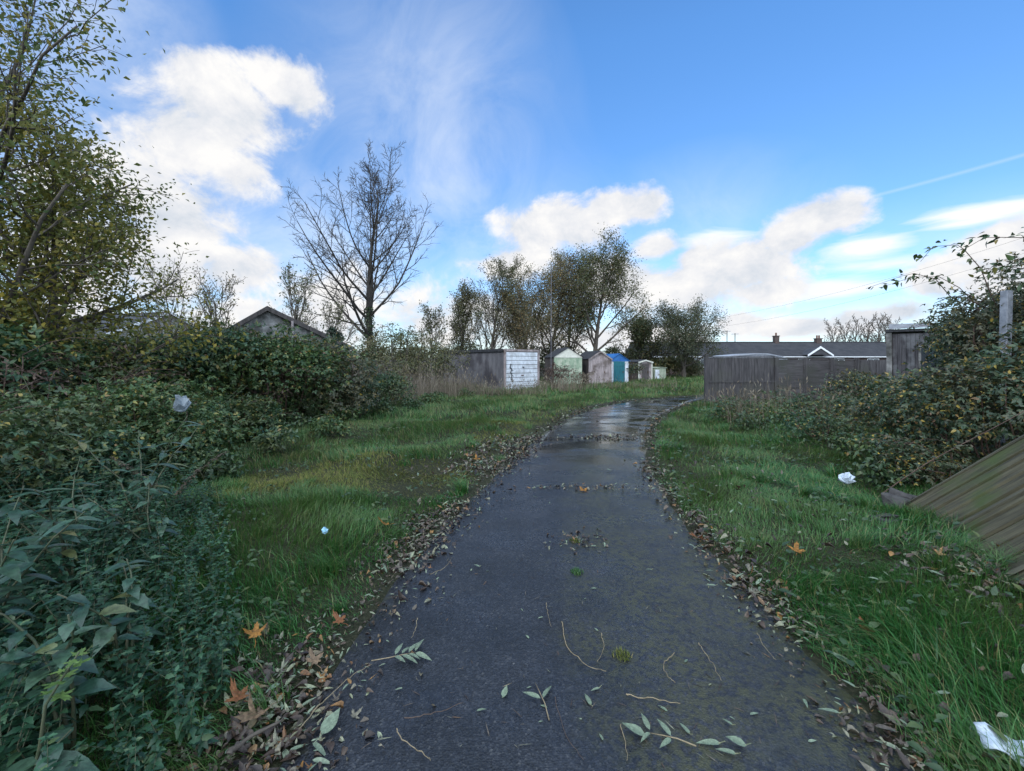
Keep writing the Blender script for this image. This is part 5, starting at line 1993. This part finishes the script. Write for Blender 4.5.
# ------------------------------------------------------------------ litter
def crumple(name, label, px, py, size, m, seed, cat, lift=0.0, squash=.5):
    r = np.random.default_rng(seed)
    nu, nv = 10, 7
    V = []
    for j in range(nv):
        for i in range(nu):
            a = 2 * PI * i / nu
            b = PI * (j + .5) / nv
            k = r.uniform(.45, 1.35)
            V.append((math.cos(a) * math.sin(b) * k, math.sin(a) * math.sin(b) * k * .8, (1 - math.cos(b)) * squash * k))
    V = np.array(V) * size
    f = [(j * nu + i, j * nu + (i + 1) % nu, (j + 1) * nu + (i + 1) % nu, (j + 1) * nu + i) for j in range(nv - 1) for i in range(nu)]
    me = build(name, [(V, [np.array(f), np.array([list(range(nu))[::-1], [(nv - 1) * nu + i for i in range(nu)]])], 0)], [M[m]])
    me.polygons.foreach_set('use_smooth', np.zeros(len(me.polygons), bool))
    o = ob(name, me)
    x, y = gp(px, py, lift)
    o.location = (x, y, lift)
    return tag(o, label, cat)


crumple('paper_tissue', 'crumpled white paper lying in the right verge grass', 847, 484, .085, 'litterwhite', 1, 'litter', .07, .7)
bag = crumple('plastic_bag', 'grey white plastic bag caught in the brambles on the left', 180, 412, .11, 'greyplastic', 2, 'bag', .35, 1.0)
bag.location = (ax(181, 6.45), 6.45, .86)
crumple('bottle_cap', 'small pale blue piece of plastic in the left verge grass', 325, 534, .028, 'blueplastic', 3, 'litter', .12, .9)
def paper():
    x, y = gp(1006, 752, .05)
    n = 6
    V = []
    r = np.random.default_rng(4)
    for j in range(n):
        for i in range(n):
            V.append(((i / (n - 1) - .5) * .16, (j / (n - 1) - .5) * .11, .02 * math.sin(i * 1.3) + r.normal(0, .004)))
    f = [(j * n + i, j * n + i + 1, (j + 1) * n + i + 1, (j + 1) * n + i) for j in range(n - 1) for i in range(n - 1)]
    o = ob('paper_scrap', build('paper_scrap', [(np.array(V), [np.array(f)], 0)], [M['litterwhite']], True))
    s = o.modifiers.new('thick', 'SOLIDIFY')
    s.thickness = .004
    o.location = (x, y, .08)
    o.rotation_euler = (.25, .1, -.5)
    tag(o, 'flat white paper scrap on the grass in the lower right corner', 'litter')


paper()

# ------------------------------------------------------------------ sky
SUN_AZ, SUN_EL = -148.0, 34.0
BG_STR = 0.15


def pdir(px, py):
    x, y, z = (px - 512) / F, 1.0, (HOR - py) / F
    return math.atan2(x, y), math.asin(z / math.sqrt(x * x + y * y + z * z))


def sky():
    w = bpy.data.worlds.new('World')
    scene.world = w
    w.use_nodes = True
    nt = w.node_tree
    L = nt.links
    bg = nt.nodes['Background']
    bg.inputs[1].default_value = BG_STR
    st = N(nt, 'ShaderNodeTexSky', sky_type='NISHITA', sun_disc=False)
    st.sun_elevation = R(SUN_EL)
    st.sun_rotation = R(SUN_AZ % 360)
    st.air_density = 1.0
    st.dust_density = .15
    st.ozone_density = 3.0

    def math_(op, a, b=None, c=None, clamp=False):
        n = N(nt, 'ShaderNodeMath', operation=op)
        n.use_clamp = clamp
        for i, v in enumerate((a, b, c)):
            if v is None:
                continue
            if isinstance(v, (int, float)):
                n.inputs[i].default_value = v
            else:
                L.new(v, n.inputs[i])
        return n.outputs[0]

    tc = N(nt, 'ShaderNodeTexCoord')
    sp = N(nt, 'ShaderNodeSeparateXYZ')
    L.new(tc.outputs['Generated'], sp.inputs[0])
    az = math_('ARCTAN2', sp.outputs[0], sp.outputs[1])
    el = math_('ARCSINE', sp.outputs[2])
    cb = N(nt, 'ShaderNodeCombineXYZ')
    L.new(az, cb.inputs[0])
    L.new(el, cb.inputs[1])
    ae = cb.outputs[0]

    def noise(scale, detail, rough=.6, off=(0, 0, 0), sc=(1, 1, 1), dist=0.0):
        mp = N(nt, 'ShaderNodeMapping')
        mp.inputs['Location'].default_value = off
        mp.inputs['Scale'].default_value = sc
        L.new(ae, mp.inputs[0])
        n = N(nt, 'ShaderNodeTexNoise', i_Scale=scale, i_Detail=detail, i_Roughness=rough)
        n.inputs['Distortion'].default_value = dist
        L.new(mp.outputs[0], n.inputs['Vector'])
        return n.outputs[0]

    def blobs(lst):
        cur = None
        for (px, py, w_, h_, s_) in lst:
            a0, e0 = pdir(px, py)
            rx = (pdir(px + w_, py)[0] - pdir(px - w_, py)[0]) / 2
            ry = (pdir(px, py - h_)[1] - pdir(px, py + h_)[1]) / 2
            s1 = N(nt, 'ShaderNodeVectorMath', operation='SUBTRACT')
            L.new(ae, s1.inputs[0])
            s1.inputs[1].default_value = (a0, e0, 0)
            s2 = N(nt, 'ShaderNodeVectorMath', operation='MULTIPLY')
            L.new(s1.outputs[0], s2.inputs[0])
            s2.inputs[1].default_value = (1 / rx, 1 / ry, 0)
            s3 = N(nt, 'ShaderNodeVectorMath', operation='LENGTH')
            L.new(s2.outputs[0], s3.inputs[0])
            v = math_('MULTIPLY_ADD', s3.outputs['Value'], -s_, s_)
            cur = v if cur is None else math_('SMOOTH_MAX', cur, v, .12)
        return cur

    CUM = [(288, 90, 56, 40, 1), (235, 108, 85, 54, 1), (180, 150, 80, 70, .9), (170, 205, 95, 75, .9), (165, 262, 95, 48, 1), (235, 270, 62, 34, .9), (235, 180, 55, 40, .8),
           (100, 250, 120, 80, .8), (40, 330, 160, 60, .9),
           (560, 228, 78, 34, 1), (620, 208, 52, 26, 1), (645, 205, 26, 26, .9), (655, 247, 34, 18, 1), (520, 262, 60, 30, .7),
           (820, 216, 58, 28, 1), (788, 238, 44, 28, 1), (740, 268, 78, 36, 1), (690, 290, 60, 42, 1), (770, 290, 60, 22, .8), (700, 262, 42, 22, .9), (625, 290, 80, 40, .7),
           (935, 282, 44, 28, 1), (1000, 246, 60, 30, .9), (1010, 275, 90, 40, .9), (1120, 250, 120, 60, .9),
           (800, 328, 70, 18, 1), (860, 320, 60, 18, .9), (740, 325, 60, 16, .8), (900, 310, 60, 20, .8), (600, 340, 160, 24, .7), (420, 320, 160, 50, .55), (320, 320, 160, 40, .7)]
    m0 = blobs(CUM)
    n1 = noise(7.5, 9, .63, (3.1, 1.7, 0), (1, 1.25, 1), .25)
    n1b = noise(7.5, 9, .63, (3.1 + .035, 1.7 - .045, 0), (1, 1.25, 1), .25)
    # clouds elsewhere in the sky, away from the view
    ge = N(nt, 'ShaderNodeMapRange', interpolation_type='SMOOTHSTEP')
    ge.inputs[1].default_value = 1.1
    ge.inputs[2].default_value = 1.6
    L.new(math_('MAXIMUM', math_('ABSOLUTE', az), math_('MULTIPLY_ADD', el, 1.6, .05)), ge.inputs[0])
    ge = ge.outputs[0]
    ng = noise(1.8, 4, .5, (7, 2, 0))
    gen = math_('ADD', math_('MULTIPLY', ng, 2.4), math_('MULTIPLY_ADD', ge, 4.5, -5.0))
    m0 = math_('SMOOTH_MAX', m0, gen, .1)
    m0 = math_('MULTIPLY', m0, math_('MULTIPLY_ADD', math_('LESS_THAN', m0, 0.0), .9, 1.0))
    den = math_('ADD', m0, math_('MULTIPLY_ADD', n1, 2.2, -1.1))
    mr = N(nt, 'ShaderNodeMapRange', interpolation_type='SMOOTHSTEP')
    mr.inputs[1].default_value = -.06
    mr.inputs[2].default_value = .48
    L.new(den, mr.inputs[0])
    cover = mr.outputs[0]
    # thin streaks and veil
    STR = [(870, 247, 60, 16, 1), (825, 288, 95, 13, 1), (990, 212, 95, 15, 1), (965, 222, 60, 10, .7), (715, 245, 40, 18, .7), (905, 262, 90, 12, .5)]
    m1 = blobs(STR)
    n2 = noise(5, 6, .6, (1, 5, 0), (1, 5, 1), .6)
    s1 = math_('MULTIPLY', math_('ADD', m1, math_('MULTIPLY_ADD', n2, 1.4, -.7), clamp=True), 1.7, clamp=True)
    VEIL = [(90, 60, 190, 170, 1), (420, 150, 190, 240, .75), (330, 250, 260, 130, .9), (500, 230, 150, 110, .7), (700, 230, 160, 90, .45), (60, 200, 200, 260, .9), (640, 330, 500, 70, .9), (960, 240, 180, 60, .5)]
    m2 = blobs(VEIL)
    n3 = noise(3.2, 7, .62, (2, 9, 0), (1.0, 1.3, 1), 1.6)
    veil = math_('MULTIPLY', math_('MULTIPLY', m2, math_('MULTIPLY_ADD', n3, 1.9, -.42), clamp=True), .85, clamp=True)
    # contrail: thin line between two directions
    a0, e0 = pdir(838, 205)
    a1, e1 = pdir(1030, 153)
    dx, dy = a1 - a0, e1 - e0
    ll = math.hypot(dx, dy)
    dist = math_('ABSOLUTE', math_('ADD', math_('MULTIPLY', math_('SUBTRACT', az, a0), -dy / ll), math_('MULTIPLY', math_('SUBTRACT', el, e0), dx / ll)))
    along = math_('ADD', math_('MULTIPLY', math_('SUBTRACT', az, a0), dx / ll), math_('MULTIPLY', math_('SUBTRACT', el, e0), dy / ll))
    con = math_('MULTIPLY', math_('SUBTRACT', 1.0, math_('MULTIPLY', dist, 1 / .004), clamp=True), math_('GREATER_THAN', along, 0.0))
    con = math_('MULTIPLY', con, .2)
    thin = math_('MAXIMUM', math_('MAXIMUM', s1, veil), con)
    # colours (radiance / strength)
    k = 1 / BG_STR
    shade = math_('ADD', math_('MULTIPLY', math_('SUBTRACT', n1, n1b), 2.2), math_('MULTIPLY_ADD', den, -.26, .80), clamp=True)
    cr = ramp(nt, [(0, (.42, .48, .57)), (.35, (.60, .64, .70)), (.65, (.72, .73, .76)), (1, (.84, .83, .82))])
    L.new(shade, cr.inputs[0])
    cs = N(nt, 'ShaderNodeVectorMath', operation='SCALE')
    L.new(cr.outputs[0], cs.inputs[0])
    cs.inputs['Scale'].default_value = k
    # sky tint
    tint = N(nt, 'ShaderNodeMix', data_type='RGBA', blend_type='MULTIPLY')
    tint.inputs[0].default_value = 1
    L.new(st.outputs[0], tint.inputs[6])
    er = ramp(nt, [(0, (.68, .85, 1.02)), (.32, (.74, 1.01, 1.24)), (.62, (.82, 1.27, 1.60))])
    L.new(el, er.inputs[0])
    eg = N(nt, 'ShaderNodeVectorMath', operation='SCALE')
    eg.inputs['Scale'].default_value = 1.0
    L.new(er.outputs[0], eg.inputs[0])
    L.new(eg.outputs[0], tint.inputs[7])
    mx = N(nt, 'ShaderNodeMix', data_type='RGBA')
    L.new(thin, mx.inputs[0])
    L.new(tint.outputs[2], mx.inputs[6])
    mx.inputs[7].default_value = (.84 * k, .88 * k, .93 * k, 1)
    mx2 = N(nt, 'ShaderNodeMix', data_type='RGBA')
    L.new(cover, mx2.inputs[0])
    L.new(mx.outputs[2], mx2.inputs[6])
    L.new(cs.outputs[0], mx2.inputs[7])
    # added fill: unseen clouds overhead and behind brightened to light the ground
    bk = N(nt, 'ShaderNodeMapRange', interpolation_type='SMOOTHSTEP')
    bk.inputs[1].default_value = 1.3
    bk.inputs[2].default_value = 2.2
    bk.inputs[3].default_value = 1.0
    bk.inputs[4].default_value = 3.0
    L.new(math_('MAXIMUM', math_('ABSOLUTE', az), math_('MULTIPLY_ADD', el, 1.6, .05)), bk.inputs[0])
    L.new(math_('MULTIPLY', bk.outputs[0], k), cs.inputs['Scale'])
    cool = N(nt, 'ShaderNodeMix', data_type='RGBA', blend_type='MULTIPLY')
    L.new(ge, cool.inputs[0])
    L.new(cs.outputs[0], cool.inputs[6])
    cool.inputs[7].default_value = (.80, .96, 1.12, 1)  # bluish tint added to the unseen clouds to cool the ground light
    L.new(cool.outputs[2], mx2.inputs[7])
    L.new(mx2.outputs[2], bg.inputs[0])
    return st, tint


sky()
sl = bpy.data.lights.new('sun', 'SUN')
sl.energy = 1.0
sl.angle = R(22)
sl.color = (1.0, .95, .88)
so = bpy.data.objects.new('sun', sl)
COL.objects.link(so)
sv = Vector((math.sin(R(SUN_AZ)) * math.cos(R(SUN_EL)), math.cos(R(SUN_AZ)) * math.cos(R(SUN_EL)), math.sin(R(SUN_EL))))
so.rotation_euler = (-sv).to_track_quat('-Z', 'Y').to_euler()
so.location = sv * 50

# ------------------------------------------------------------------ camera and render settings
cd = bpy.data.cameras.new('camera')
cam = bpy.data.objects.new('camera', cd)
COL.objects.link(cam)
cam.location = (0, 0, CAMH)
cam.rotation_euler = (R(90), 0, 0)
cd.sensor_width = 36
cd.lens = F / 1024 * 36
cd.shift_y = (HOR - 385.5) / 1024
cd.clip_start = .05
cd.clip_end = 3000
scene.camera = cam
scene.view_settings.view_transform = 'Standard'
scene.view_settings.look = 'None'
scene.view_settings.exposure = 0.26
scene.view_settings.gamma = 1.0
cy = scene.cycles
cy.max_bounces = 4
cy.diffuse_bounces = 2
cy.glossy_bounces = 2
cy.transmission_bounces = 3
cy.use_denoising = True
cy.sample_clamp_indirect = 6
